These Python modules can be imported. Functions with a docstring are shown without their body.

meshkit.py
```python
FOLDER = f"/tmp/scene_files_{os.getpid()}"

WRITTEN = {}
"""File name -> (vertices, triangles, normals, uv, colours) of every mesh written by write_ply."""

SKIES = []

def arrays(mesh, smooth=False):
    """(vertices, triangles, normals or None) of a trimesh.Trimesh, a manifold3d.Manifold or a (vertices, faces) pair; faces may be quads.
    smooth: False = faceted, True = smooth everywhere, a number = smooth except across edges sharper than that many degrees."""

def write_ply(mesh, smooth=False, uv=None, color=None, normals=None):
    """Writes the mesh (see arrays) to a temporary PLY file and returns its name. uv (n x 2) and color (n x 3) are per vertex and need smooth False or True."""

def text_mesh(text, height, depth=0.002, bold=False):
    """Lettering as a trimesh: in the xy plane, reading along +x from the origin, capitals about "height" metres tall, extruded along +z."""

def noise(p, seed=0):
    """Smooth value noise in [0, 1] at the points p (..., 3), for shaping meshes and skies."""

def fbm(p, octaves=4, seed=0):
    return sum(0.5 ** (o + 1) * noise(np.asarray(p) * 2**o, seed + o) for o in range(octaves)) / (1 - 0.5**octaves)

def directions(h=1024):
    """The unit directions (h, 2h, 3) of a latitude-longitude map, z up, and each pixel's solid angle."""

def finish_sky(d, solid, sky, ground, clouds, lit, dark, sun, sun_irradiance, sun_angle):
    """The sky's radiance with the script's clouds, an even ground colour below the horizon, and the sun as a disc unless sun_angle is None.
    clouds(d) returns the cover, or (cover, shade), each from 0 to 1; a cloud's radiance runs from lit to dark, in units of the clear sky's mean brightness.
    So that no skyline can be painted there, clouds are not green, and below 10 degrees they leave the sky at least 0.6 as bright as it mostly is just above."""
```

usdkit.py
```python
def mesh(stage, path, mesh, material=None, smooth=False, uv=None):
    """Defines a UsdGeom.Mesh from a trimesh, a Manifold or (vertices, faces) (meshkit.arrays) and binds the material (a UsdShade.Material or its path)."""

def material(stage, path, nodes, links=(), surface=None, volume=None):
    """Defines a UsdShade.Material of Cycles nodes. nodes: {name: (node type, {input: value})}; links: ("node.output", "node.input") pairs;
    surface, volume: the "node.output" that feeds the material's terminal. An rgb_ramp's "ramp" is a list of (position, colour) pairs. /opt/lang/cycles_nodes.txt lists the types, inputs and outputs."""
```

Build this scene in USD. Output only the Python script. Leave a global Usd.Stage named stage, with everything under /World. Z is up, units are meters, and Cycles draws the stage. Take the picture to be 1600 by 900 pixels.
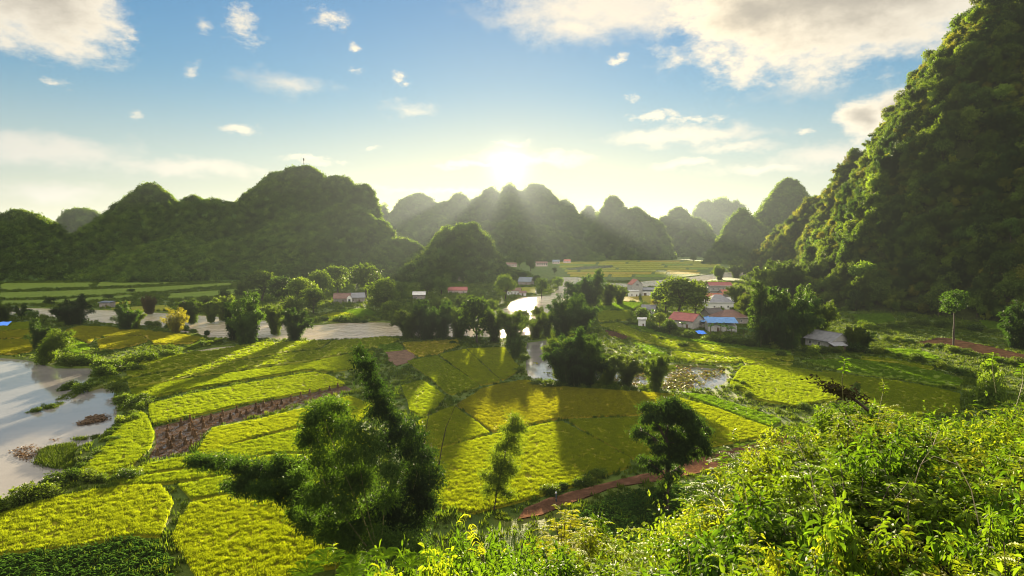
import math, numpy as np, trimesh, shapely, manifold3d, usdkit, meshkit
from shapely.geometry import Polygon, LineString, Point, box as sbox
from shapely.ops import unary_union
from pxr import Usd, UsdGeom, UsdLux, UsdShade, Gf, Vt, Sdf

# ------------------------------------------------------------------ camera, sky, sun, exposure
stage = Usd.Stage.CreateInMemory()
UsdGeom.SetStageUpAxis(stage, 'Z')
UsdGeom.Xform.Define(stage, '/World')
FPX, HOR, CAMZ = 953.0, 385.0, 40.0            # focal length and horizon row in photograph pixels, eye height in metres
PITCH = math.atan((450 - HOR) / FPX)
cam = UsdGeom.Camera.Define(stage, '/World/camera')
cam.CreateHorizontalApertureAttr(36.0); cam.CreateVerticalApertureAttr(20.25)
cam.CreateFocalLengthAttr(FPX / 1600 * 36.0); cam.CreateClippingRangeAttr(Gf.Vec2f(.1, 60000))
cam.AddTranslateOp().Set((0, 0, CAMZ)); cam.AddRotateXOp().Set(90 - math.degrees(PITCH))
cam.CreateExposureAttr(2.92)
SUN_EL, SUN_AZ = math.radians(7.3), math.radians(-0.3)
SUND = np.array([math.sin(SUN_AZ) * math.cos(SUN_EL), math.cos(SUN_AZ) * math.cos(SUN_EL), math.sin(SUN_EL)])
sun = UsdLux.DistantLight.Define(stage, '/World/sun')
sun.CreateIntensityAttr(1.2); sun.CreateNormalizeAttr(True); sun.CreateAngleAttr(1.0); sun.CreateColorAttr(Gf.Vec3f(1, .83, .55))
sun.AddRotateZOp().Set(-math.degrees(SUN_AZ)); sun.AddRotateXOp().Set(-(90 - math.degrees(SUN_EL)))


class Ref(str):
    pass


class Graph:
    """A small builder of Cycles node graphs; inputs that are Ref are links."""
    def __init__(self): self.n, self.l, self.k = {}, [], 0
    def add(self, kind, out, **inp):
        self.k += 1
        name = f'{kind}_{self.k}'
        self.n[name] = (kind, {a: b for a, b in inp.items() if not isinstance(b, Ref)})
        self.l += [(str(b), f'{name}.{a}') for a, b in inp.items() if isinstance(b, Ref)]
        self.last = name
        return Ref(f'{name}.{out}')
    def m(self, op, a, b=0.0, c=0.0, clamp=False): return self.add('math', 'value', math_type=op, value1=a, value2=b, value3=c, use_clamp=clamp)
    def v(self, op, a, b=(0, 0, 0), out='vector', scale=1.0): return self.add('vector_math', out, math_type=op, vector1=a, vector2=b, scale=scale)
    def rng(self, x, a, b, c=0.0, d=1.0, kind='linear'): return self.add('map_range', 'result', range_type=kind, value=x, from_min=a, from_max=b, to_min=c, to_max=d, clamp=True)
    def mixc(self, fac, a, b, kind='mix'): return self.add('mix', 'color', mix_type=kind, fac=fac, color1=a, color2=b)
    def noise(self, vec, scale, detail=3.0, rough=.55, dist=0.0, out='fac'): return self.add('noise_texture', out, vector=vec, scale=scale, detail=detail, roughness=rough, distortion=dist)
    def make(self, name, surface=None, volume=None):
        return usdkit.material(stage, '/World/Looks/' + name, self.n, self.l, surface=surface and str(surface), volume=volume and str(volume))


def px_dir(px, py):
    a, b = (px - 800) / FPX, (450 - py) / FPX
    c, s = math.cos(PITCH), math.sin(PITCH)
    return np.array([a, c + b * s, -s + b * c])


def P(px, py, z=0.0):
    """The point at height z that stands at this place in the photograph."""
    d = px_dir(px, py)
    return np.array([0, 0, CAMZ]) + d * (z - CAMZ) / d[2]


def AT(px, py, Y):
    d = px_dir(px, py)
    return np.array([0, 0, CAMZ]) + d * Y / d[1]


def az_el(px, py):
    d = px_dir(px, py); d = d / np.linalg.norm(d)
    return math.atan2(d[0], d[1]), math.asin(d[2])


def sky_material():
    g = Graph()
    sky = g.add('sky_texture', 'color', sky_type='single_scattering', sun_disc=False, sun_elevation=SUN_EL, sun_rotation=SUN_AZ,
                air_density=1.1, aerosol_density=0.06, ozone_density=2.0, altitude=100.0)
    sky = g.add('hsv', 'color', hue=.510, saturation=1.42, value=1.06, fac=1.0, color=sky)
    lum = g.add('rgb_to_bw', 'val', color=sky)
    sky = g.v('scale', sky, scale=g.m('divide', 1.0, g.m('multiply_add', lum, .20, 1.0)))
    d = g.add('texture_coordinate', 'generated')
    sep = g.add('separate_xyz', 'x', vector=d); nm = sep[:-2]
    x, y, z = Ref(nm + '.x'), Ref(nm + '.y'), Ref(nm + '.z')
    az, el = g.m('arctan2', x, y), g.m('arcsine', z)
    q = g.add('combine_xyz', 'vector', x=az, y=el)
    # the billowing of the cloud edges: one warp for all clouds
    nq = g.v('multiply', q, (1.0, 1.7, 1))
    n1 = g.noise(nq, 16.0, 6.0, .62)
    n2 = g.noise(g.v('add', nq, (3.1, 7.7, 0)), 5.0, 3.0, .5)
    w1 = g.noise(g.v('add', nq, (9.3, 1.7, 0)), 22.0, 4.0, .6, out='color')
    warp = g.v('scale', g.v('subtract', w1, (.5, .5, .5)), scale=.035)
    qw = g.v('add', q, warp)

    def field(clouds):
        best = None
        for px, py, rx, ry, k in clouds:
            a, e = az_el(px, py)
            c = math.cos(a) ** 2
            t = g.v('multiply', g.v('subtract', qw, (a, e, 0)), (FPX / (rx * c), FPX / ry, 0))
            t = g.m('subtract', k, g.v('length', t, out='value'))
            best = t if best is None else g.m('maximum', best, t)
        return best
    n3 = g.noise(g.v('add', nq, (5.5, 2.2, 0)), 42.0, 6.0, .68)
    fine = g.m('multiply_add', g.m('subtract', n3, .5), 2.6, g.m('multiply', g.m('subtract', n1, .5), 1.2))
    edge = g.m('multiply_add', g.m('subtract', n1, .5), 1.5, g.m('multiply', g.m('subtract', n2, .5), .9))
    # thick clouds, thin veils, small puffs
    big = field([(55, -15, 160, 80, 1.05), (1330, -30, 330, 125, 1.05), (1180, 15, 150, 60, 1.0), (1350, 185, 60, 34, .9), (1400, 170, 60, 30, .9)])
    bigc = g.rng(g.m('multiply_add', fine, .16, g.m('multiply_add', edge, .62, big)), -.06, .44, kind='smoothstep')
    puff = field([(378, 38, 36, 32, 1), (517, 28, 42, 17, 1), (303, 109, 17, 14, 1), (318, 40, 18, 17, .9), (202, 54, 26, 10, 1), (555, 106, 16, 9, 1), (624, 124, 17, 13, 1), (371, 200, 42, 12, 1.05),
                  (212, 179, 18, 7, 1), (961, 94, 19, 10, 1), (555, 76, 14, 10, .9), (480, 247, 60, 8, 1), (92, 134, 30, 6, 1), (985, 152, 22, 6, .8), (1020, 182, 60, 9, 1), (1080, 189, 55, 7, 1), (577, 228, 22, 5, .9), (1255, 206, 22, 5, .9)])
    puffc = g.m('multiply', g.rng(g.m('multiply_add', fine, 1.0, puff), .08, 1.35, kind='smoothstep'), .85)
    veil = field([(70, 236, 260, 34, .9), (290, 262, 240, 20, .85), (985, 8, 280, 62, 1.0), (900, 40, 120, 40, .8), (100, 300, 190, 26, .75), (840, 248, 130, 15, .95), (740, 258, 90, 7, .9), (1080, 212, 170, 20, .95), (1075, 257, 70, 10, .95),
                  (1300, 245, 170, 30, .9), (1200, 262, 160, 14, .85), (800, 222, 60, 6, .7), (1150, 230, 120, 16, .8), (700, 300, 400, 16, .5), (450, 130, 200, 40, .45), (640, 170, 160, 30, .45), (1250, 140, 200, 60, .5)])
    veilc = g.m('multiply', g.rng(g.m('multiply_add', fine, .14, g.m('multiply_add', edge, .5, veil)), .0, .85, kind='smoothstep'), .80)
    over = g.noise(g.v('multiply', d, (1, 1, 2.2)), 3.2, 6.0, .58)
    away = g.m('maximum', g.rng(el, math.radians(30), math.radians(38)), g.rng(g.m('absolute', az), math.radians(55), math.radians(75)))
    overc = g.m('multiply', g.m('multiply', g.rng(over, .40, .54, kind='smoothstep'), away), g.rng(el, math.radians(3), math.radians(12)))  # unseen clouds overhead and behind the view, added as bright fill
    # brightness: fringes are lit through, thick middles are greyer; brighter towards the sun
    sd = g.v('dot_product', d, tuple(float(t) for t in SUND), out='value')
    near = g.m('power', g.m('maximum', sd, 0.0), 14.0)
    sunlit = g.mixc(near, (3.9, 3.7, 3.3), (7.0, 5.6, 3.6))
    thick = g.m('multiply', g.rng(g.m('multiply_add', edge, .55, big), .30, .95, kind='smoothstep'), .85)
    bcol = g.mixc(thick, g.mixc(1.0, sunlit, (1.15, 1.12, 1.05), 'multiply'), (2.1, 1.9, 1.62))
    low = g.m('multiply', g.rng(el, math.radians(15), math.radians(1.5), kind='smoothstep'), .62)
    sky = g.mixc(low, sky, g.mixc(near, (3.5, 3.35, 3.25), (4.6, 3.5, 2.1)))
    out = g.mixc(veilc, sky, sunlit)
    out = g.mixc(puffc, out, g.mixc(1.0, sunlit, (1.12, 1.1, 1.04), 'multiply'))
    out = g.mixc(bigc, out, bcol)
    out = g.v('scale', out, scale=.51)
    out = g.mixc(overc, out, (4.4, 4.1, 3.6))  # added fill clouds stay undimmed by the scaling above
    # the sun itself and the aureole close around it
    disc = g.rng(sd, math.cos(math.radians(.40)), math.cos(math.radians(.24)), kind='smoothstep')
    aure = g.m('power', g.m('maximum', sd, 0.0), 2600.0)
    glow = g.m('multiply_add', disc, 40.0, g.m('multiply', aure, 2.5))
    out = g.mixc(1.0, out, g.mixc(1.0, g.add('combine_xyz', 'vector', x=glow, y=glow, z=glow), (1.0, .80, .45), 'multiply'), 'add')
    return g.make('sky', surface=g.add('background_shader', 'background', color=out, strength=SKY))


SKY = 0.05
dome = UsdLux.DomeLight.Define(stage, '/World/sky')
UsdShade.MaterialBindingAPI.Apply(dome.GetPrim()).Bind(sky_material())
for k_, v_ in (('label', 'blue evening sky with cream clouds and a low sun'), ('category', 'sky'), ('kind', 'structure')):
    dome.GetPrim().SetCustomDataByKey(k_, v_)

# ------------------------------------------------------------------ helpers
used = {}


def unique(parent, name):
    k = used.get((parent, name), -1) + 1
    used[(parent, name)] = k
    return f'{parent}/{name}' if k == 0 else f'{parent}/{name}_{k:03d}'


def tag(prim, label=None, cat=None, group=None, kind=None):
    for k, v in (('label', label), ('category', cat), ('group', group), ('kind', kind)):
        if v: prim.SetCustomDataByKey(k, v)
    return prim


def thing(name, label, cat, loc=(0, 0, 0), rot=0.0, scale=None, group=None, kind=None, tilt=None):
    x = UsdGeom.Xform.Define(stage, unique('/World', name))
    x.AddTranslateOp().Set(tuple(float(t) for t in loc))
    if rot: x.AddRotateZOp().Set(float(rot))
    if tilt: x.AddRotateYOp().Set(float(tilt))
    if scale is not None: x.AddScaleOp().Set(tuple(float(t) for t in (np.broadcast_to(scale, 3))))
    return tag(x.GetPrim(), label, cat, group, kind)


def part(parent, name, mesh, m, smooth=False, label=None, kind=None):
    pr = usdkit.mesh(stage, unique(str(parent.GetPath()), name), mesh, m, smooth=smooth).GetPrim()
    return tag(pr, label, kind=kind)


def solo(name, mesh, m, label, cat, kind=None, group=None, smooth=False):
    return tag(usdkit.mesh(stage, unique('/World', name), mesh, m, smooth=smooth).GetPrim(), label, cat, group, kind)


PROTO = stage.CreateClassPrim('/World/prototypes')


def proto(name, parts):
    """A class prim whose children (name, mesh, material, smooth) are the parts of a repeated thing."""
    path = f'/World/prototypes/{name}'
    x = UsdGeom.Xform.Define(stage, path)
    for n, mesh, m, s in parts: usdkit.mesh(stage, unique(path, n), mesh, m, smooth=s)
    return path


def copy(pr, name, label, cat, loc, rot=0.0, scale=1.0, group=None, tilt=None):
    t = thing(name, label, cat, loc, rot, scale, group, tilt=tilt)
    t.GetReferences().AddInternalReference(pr)
    t.SetInstanceable(True)
    return t


def scatter(path, protos, pos, rot, scale, idx, tilt=None):
    """A PointInstancer of prototypes [(name, mesh, material)]; rot in radians about z."""
    pi = UsdGeom.PointInstancer.Define(stage, path)
    ts = []
    for n, mesh, m in protos:
        ts.append(usdkit.mesh(stage, f'{path}/{n}', mesh, m).GetPath())
    pi.CreatePrototypesRel().SetTargets(ts)
    n = len(pos)
    pi.CreatePositionsAttr(Vt.Vec3fArray.FromNumpy(np.ascontiguousarray(pos, np.float32)))
    q = np.zeros((n, 4)); q[:, 0] = np.cos(rot / 2); q[:, 3] = np.sin(rot / 2)
    pi.CreateOrientationsAttr(Vt.QuathArray([Gf.Quath(float(a[0]), float(a[1]), float(a[2]), float(a[3])) for a in q]))
    s = np.asarray(scale, np.float32)
    pi.CreateScalesAttr(Vt.Vec3fArray.FromNumpy(np.ascontiguousarray(np.repeat(s[:, None], 3, 1) if s.ndim == 1 else s)))
    pi.CreateProtoIndicesAttr(Vt.IntArray.FromNumpy(np.asarray(idx, np.int32)))
    return pi.GetPrim()


cat_mesh = trimesh.util.concatenate


def box(sx, sy, sz, c=(0, 0, 0)):
    b = trimesh.creation.box([sx, sy, sz]); b.apply_translation(c); return b


def tube(pts, radii, sides=6, cap=True):
    p = np.asarray(pts, float); r = np.broadcast_to(radii, (len(p),)).astype(float)
    t = np.gradient(p, axis=0); t /= np.linalg.norm(t, axis=1, keepdims=True) + 1e-12
    a = np.cross(t, np.where(np.abs(t[:, 2:]) < .9, [0, 0, 1.0], [1.0, 0, 0])); a /= np.linalg.norm(a, axis=1, keepdims=True) + 1e-12
    b = np.cross(t, a); g = np.arange(sides) * 2 * np.pi / sides
    v = (p[:, None] + r[:, None, None] * (np.cos(g)[None, :, None] * a[:, None] + np.sin(g)[None, :, None] * b[:, None])).reshape(-1, 3)
    i, j = np.meshgrid(np.arange(len(p) - 1), np.arange(sides), indexing='ij')
    q = np.stack([i * sides + j, i * sides + (j + 1) % sides, (i + 1) * sides + (j + 1) % sides, (i + 1) * sides + j], -1).reshape(-1, 4)
    f = np.vstack([q[:, [0, 1, 2]], q[:, [0, 2, 3]]])
    return trimesh.Trimesh(v, f, process=False)


def unit(a): return a / (np.linalg.norm(a, axis=-1, keepdims=True) + 1e-12)


def leaves(pos, d, n, L, W, fold=.15, curl=0.0, fine=False):
    """Leaf-shaped faces: base at pos, along d, facing n. L, W per leaf."""
    d = unit(d); n = unit(n - (n * d).sum(1, keepdims=True) * d); s = np.cross(d, n)
    L = np.broadcast_to(L, (len(pos),))[:, None]; W = np.broadcast_to(W, (len(pos),))[:, None]
    if not fine:
        v = np.stack([pos, pos + d * L * .45 + s * W * .5 + n * W * fold, pos + d * L - n * L * curl, pos + d * L * .45 - s * W * .5 + n * W * fold], 1)
        k = np.arange(len(pos))[:, None] * 4
        f = np.concatenate([k + [0, 1, 2], k + [0, 2, 3]])
        return v.reshape(-1, 3), f
    mid = pos + d * L * .5 - n * L * curl * .25
    v = np.stack([pos, pos + d * L * .28 + s * W * .42 + n * W * fold, mid + d * L * .16 + s * W * .36 + n * W * fold, pos + d * L - n * L * curl,
                  mid + d * L * .16 - s * W * .36 + n * W * fold, pos + d * L * .28 - s * W * .42 + n * W * fold, mid], 1)
    k = np.arange(len(pos))[:, None] * 7
    f = np.concatenate([k + t for t in ([0, 1, 6], [1, 2, 6], [2, 3, 6], [3, 4, 6], [4, 5, 6], [5, 0, 6])])
    return v.reshape(-1, 3), f


def sphere_dirs(R, n): return unit(R.normal(size=(n, 3)))


def crown(R, clumps, n, L, W, droop=.25, shell=.45, fine=False, up=.55, jit=0.0):
    """Leaves spread through clumps (centre, radius or radii), denser outside than inside."""
    c = np.array([k[0] for k in clumps], float); r = np.array([np.broadcast_to(k[1], 3) for k in clumps], float)
    w = (r.prod(1) ** (2 / 3)); i = R.choice(len(c), n, p=w / w.sum())
    o = sphere_dirs(R, n)
    pos = c[i] + o * r[i] * (1 - shell * R.random((n, 1)) ** 1.6) * R.uniform(.74, 1.24, (n, 1)) + jit * np.repeat(R.normal(size=(n // 12 + 1, 3)), 12, 0)[:n] * [1, 1, .6]
    d = unit(o * .55 + R.normal(size=(n, 3)) * .55 + np.array([0, 0, -droop]))
    nn = unit(o * .45 + np.array([0, 0, up]) + R.normal(size=(n, 3)) * .45)
    return leaves(pos, d, nn, L * R.uniform(.65, 1.25, n), W * R.uniform(.7, 1.2, n), fine=fine, curl=.12)


def join(*vf):
    v, f, k = [], [], 0
    for a, b in vf:
        v.append(a); f.append(b + k); k += len(a)
    return np.vstack(v), np.vstack(f)


# ------------------------------------------------------------------ materials
def leaf_mat(name, cols, trans, tw=.42, rough=.6, spec=.16, obj=.35, val=(.75, 1.25)):
    """cols: colours picked per leaf and per plant; trans: tint of light that comes through."""
    g = Graph()
    isl = g.add('geometry', 'random_per_island')
    rnd = g.add('object_info', 'random')
    rnd2 = g.m('fraction', g.m('multiply', rnd, 7.31))
    f = g.m('fraction', g.m('multiply_add', rnd, obj * 2, g.m('multiply', isl, 1.0 - obj * .6)))
    stops = [(k / max(1, len(cols) - 1), c) for k, c in enumerate(cols)]
    col = g.add('rgb_ramp', 'color', fac=f, ramp=stops)
    vv = g.rng(rnd2, 0, 1, *val)
    col = g.add('hsv', 'color', hue=.5, saturation=1.0, value=vv, fac=1.0, color=col)
    tcol = g.mixc(1.0, col, trans, 'multiply')
    bs = g.add('principled_bsdf', 'BSDF', base_color=col, roughness=rough, specular_ior_level=spec)
    tr = g.add('translucent_bsdf', 'BSDF', color=tcol)
    return g.make(name, surface=g.add('mix_closure', 'closure', fac=tw, closure1=bs, closure2=tr))


def noise_mat(name, stops, scale=.3, detail=5.0, rough=.9, bump=0.0, bscale=3.0, spec=.2, stretch=(1, 1, 1), dist=0.0, scale2=None, obj=False):
    g = Graph()
    pos = g.add('texture_coordinate', 'object') if obj else g.add('geometry', 'position')
    v = g.v('multiply', pos, stretch)
    f = g.noise(v, scale, detail, .6, dist)
    if scale2: f = g.m('multiply_add', g.m('subtract', g.noise(v, scale2, 3.0), .5), .6, f)
    col = g.add('rgb_ramp', 'color', fac=f, ramp=stops)
    kw = {}
    if bump: kw['normal'] = g.add('bump', 'normal', height=g.noise(v, bscale, 4.0), strength=bump, distance=.2)
    return g.make(name, surface=g.add('principled_bsdf', 'BSDF', base_color=col, roughness=rough, specular_ior_level=spec, **kw))


def plain(name, c, rough=.6, spec=.3, var=.15, scale=1.5):
    return noise_mat(name, [(.3, tuple(np.array(c) * (1 - var))), (.7, tuple(np.array(c) * (1 + var)))], scale, 4.0, rough, spec=spec, obj=True)


def water_mat(name, c, bump=.05, s=1.2, dist=.12):
    g = Graph()
    pos = g.add('geometry', 'position')
    h = g.m('add', g.noise(g.v('multiply', pos, (.35, 1, 1)), s, 3.0), g.m('multiply', g.noise(pos, s * .12, 2.0), 2.0))
    nrm = g.add('bump', 'normal', height=h, strength=bump, distance=dist)
    col = g.add('rgb_ramp', 'color', fac=g.noise(pos, .05, 4.0), ramp=[(.3, c), (.7, tuple(np.array(c) * 1.35))])
    return g.make(name, surface=g.add('principled_bsdf', 'BSDF', base_color=col, roughness=.06, specular_ior_level=.6, ior=1.333, normal=nrm))


def rice_bed(name, a, b, c):
    g = Graph()
    pos = g.add('geometry', 'position')
    f = g.m('multiply_add', g.noise(pos, 1.9, 4.0, .7), .7, g.m('multiply', g.noise(pos, .045, 3.0), .45))
    col = g.add('rgb_ramp', 'color', fac=f, ramp=[(.30, a), (.52, b), (.75, c)])
    nrm = g.add('bump', 'normal', height=g.noise(pos, 5.0, 3.0, .7), strength=.9, distance=.35)
    d = g.add('principled_bsdf', 'BSDF', base_color=col, roughness=.8, specular_ior_level=.15, normal=nrm)
    return g.make(name, surface=d)


RICE = {  # ripeness: bed colours, blade colours
    'green': ((.08, .14, .006), (.12, .18, .008), (.16, .22, .010), [(.10, .18, .008), (.14, .22, .010), (.19, .26, .012)]),
    'lime': ((.14, .16, .005), (.20, .215, .006), (.26, .255, .008), [(.17, .22, .008), (.235, .275, .010), (.30, .315, .013)]),
    'yellow': ((.17, .165, .005), (.24, .225, .006), (.30, .265, .008), [(.205, .24, .008), (.275, .30, .010), (.345, .34, .013)]),
    'gold': ((.19, .15, .006), (.26, .205, .008), (.32, .255, .010), [(.22, .215, .009), (.29, .275, .011), (.36, .32, .014)]),
}
MBED = {k: rice_bed('rice_bed_' + k, *v[:3]) for k, v in RICE.items()}
MBLADE = {k: leaf_mat('rice_blade_' + k, v[3], (1.35, 1.45, .6), tw=.5, obj=.25, spec=.2, val=(.88, 1.12)) for k, v in RICE.items()}
M = dict(
    ground=noise_mat('ground_grass', [(.25, (.035, .065, .008)), (.5, (.075, .115, .012)), (.62, (.11, .13, .018)), (.8, (.14, .11, .04))], .09, 6.0, bump=.8, bscale=2.0),
    bank=noise_mat('bank_soil', [(.3, (.05, .035, .018)), (.7, (.11, .075, .04))], .5, bump=.6),
    hill=noise_mat('hill_green', [(.3, (.025, .05, .008)), (.5, (.045, .085, .012)), (.68, (.07, .11, .018)), (.84, (.19, .17, .13))], .03, 8.0, bump=1.0, bscale=.25),
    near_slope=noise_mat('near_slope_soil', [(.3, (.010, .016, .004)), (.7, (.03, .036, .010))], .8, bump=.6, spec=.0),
    mud=noise_mat('wet_mud', [(.3, (.10, .055, .032)), (.6, (.17, .10, .06)), (.8, (.22, .14, .09))], .7, 5.0, rough=.8, bump=.6, bscale=4.0, spec=.15),
    dirt=noise_mat('dirt_road', [(.3, (.075, .038, .022)), (.6, (.13, .065, .038)), (.85, (.22, .13, .085))], .5, 6.0, bump=.8, bscale=3.0, stretch=(1, 1.6, 1), spec=.0),
    soil=noise_mat('dark_soil', [(.3, (.035, .02, .013)), (.7, (.085, .048, .028))], .6, bump=.6, spec=.0),
    water=water_mat('muddy_water', (.48, .40, .29), .8, 1.0, .4),
    lake=water_mat('lake_water', (.19, .175, .16), .06, .9),
    rock=noise_mat('limestone', [(.3, (.05, .05, .035)), (.55, (.13, .12, .09)), (.8, (.22, .20, .17))], .5, 6.0, bump=.9, bscale=.8, stretch=(1, 1, .4)),
    bark=noise_mat('bark', [(.3, (.02, .014, .009)), (.7, (.06, .045, .03))], 3.0, bump=.7, bscale=9.0, obj=True),
    culm=noise_mat('bamboo_culm', [(.3, (.05, .06, .015)), (.7, (.13, .12, .035))], 1.5, rough=.5, obj=True),
    straw=leaf_mat('straw', [(.10, .06, .03), (.16, .10, .05), (.07, .045, .025)], (1.2, 1.0, .7), tw=.2),
    bamboo=leaf_mat('bamboo_leaf', [(.045, .08, .008), (.07, .11, .010), (.11, .145, .012)], (1.6, 1.55, .7), tw=.45),
    bamboo_dark=leaf_mat('bamboo_leaf_dark', [(.02, .045, .007), (.035, .07, .009), (.055, .09, .012)], (1.5, 1.5, .7), tw=.42),
    bamboo_mid=leaf_mat('bamboo_leaf_mid', [(.032, .068, .009), (.055, .10, .011), (.085, .135, .013)], (1.4, 1.5, .7), tw=.42),
    bamboo_gold=leaf_mat('bamboo_leaf_yellow', [(.14, .14, .01), (.24, .22, .012), (.33, .28, .015)], (1.5, 1.4, .6), tw=.45),
    bamboo_brown=leaf_mat('bamboo_leaf_brown', [(.07, .055, .02), (.10, .075, .025), (.06, .06, .015)], (1.3, 1.1, .7), tw=.35),
    broad=leaf_mat('tree_leaf', [(.03, .06, .008), (.055, .095, .010), (.085, .13, .012), (.13, .16, .014)], (1.6, 1.5, .6), tw=.40),
    broad_light=leaf_mat('tree_leaf_light', [(.06, .10, .010), (.09, .14, .012), (.14, .18, .015)], (1.5, 1.5, .6), tw=.42),
    hill_leaf=leaf_mat('hill_leaf', [(.045, .09, .012), (.075, .135, .015), (.11, .175, .018), (.17, .20, .022)], (1.6, 1.45, .6), tw=.42, val=(.6, 1.4)),
    forest=leaf_mat('forest_leaf', [(.055, .095, .010), (.095, .135, .012), (.145, .17, .014), (.21, .20, .018)], (1.7, 1.45, .45), tw=.45, val=(.5, 1.35)),
    hill_gold=leaf_mat('hill_leaf_gold', [(.10, .12, .012), (.16, .17, .014), (.20, .17, .016)], (1.5, 1.4, .5), tw=.45, val=(.7, 1.3)),  # yellower copy of the hill leaves, golden light put into crown colour
    shrub=leaf_mat('shrub_leaf', [(.06, .105, .008), (.10, .155, .010), (.16, .20, .012), (.24, .235, .016), (.17, .11, .03)], (1.35, 1.45, .5), tw=.42, rough=.62, spec=.10, val=(.55, 1.35)),
    shrub_deep=leaf_mat('shrub_leaf_deep', [(.04, .09, .008), (.08, .14, .010), (.14, .20, .012)], (1.7, 1.6, .5), tw=.42, rough=.62, spec=.10),
    shrub_yellow=leaf_mat('shrub_leaf_yellow', [(.20, .24, .012), (.32, .33, .015), (.42, .38, .02)], (1.5, 1.4, .5), tw=.5, rough=.62, spec=.10),
    weed=leaf_mat('weed_leaf', [(.055, .10, .008), (.095, .145, .010), (.15, .185, .014)], (1.5, 1.4, .6), tw=.45),
    crop=leaf_mat('crop_leaf', [(.03, .07, .015), (.05, .10, .02), (.08, .13, .03)], (1.3, 1.4, .6), tw=.35, rough=.7, spec=.0),
    banana=leaf_mat('banana_leaf', [(.07, .14, .02), (.11, .19, .025)], (1.5, 1.5, .6), tw=.4, rough=.35),
    fern=leaf_mat('fern_leaf', [(.06, .12, .010), (.10, .17, .012)], (1.5, 1.5, .5), tw=.5, spec=.0),
    twig=plain('pale_twig', (.26, .21, .14), .8, .1),
    dead=leaf_mat('dead_leaf', [(.035, .032, .016), (.05, .042, .02), (.025, .024, .012)], (1.0, 1.0, .7), tw=.02, spec=.0),
    lotus=leaf_mat('lotus_leaf', [(.10, .13, .02), (.16, .17, .02), (.16, .10, .03), (.09, .06, .02)], (1.3, 1.2, .6), tw=.3),
)

# ------------------------------------------------------------------ ground, water, road
def poly(pts, z=0.0, grow=0.0, smooth=0.0):
    g = Polygon([P(x, y, z)[:2] for x, y in pts]).buffer(0)
    if smooth: g = g.buffer(-smooth).buffer(2 * smooth).buffer(-smooth)
    if grow: g = g.buffer(grow)
    return g


def wob(g, amp=1.0, step=4.0, seed=0, per=12.0):
    """The outline of a polygon made uneven, as a bank or a bund is."""
    g = g.segmentize(step)
    def f(c):
        q = np.c_[c[:, 0], c[:, 1], np.zeros(len(c))] / per
        return c[:, :2] + amp * 2 * np.c_[meshkit.fbm(q, 3, seed) - .5, meshkit.fbm(q + 31.7, 3, seed) - .5]
    return shapely.transform(g, f).buffer(0)


def sheet(g, z):
    ms = []
    for q in getattr(g, 'geoms', [g]):
        if q.geom_type == 'Polygon' and q.area > .01:
            v, f = trimesh.creation.triangulate_polygon(q, engine='earcut')
            ms.append(trimesh.Trimesh(np.c_[v, np.full(len(v), z)], f, process=False))
    m = cat_mesh(ms)
    if len(m.faces) and np.cross(m.vertices[m.faces[0, 1]] - m.vertices[m.faces[0, 0]], m.vertices[m.faces[0, 2]] - m.vertices[m.faces[0, 0]])[2] < 0: m.invert()
    return m


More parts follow.
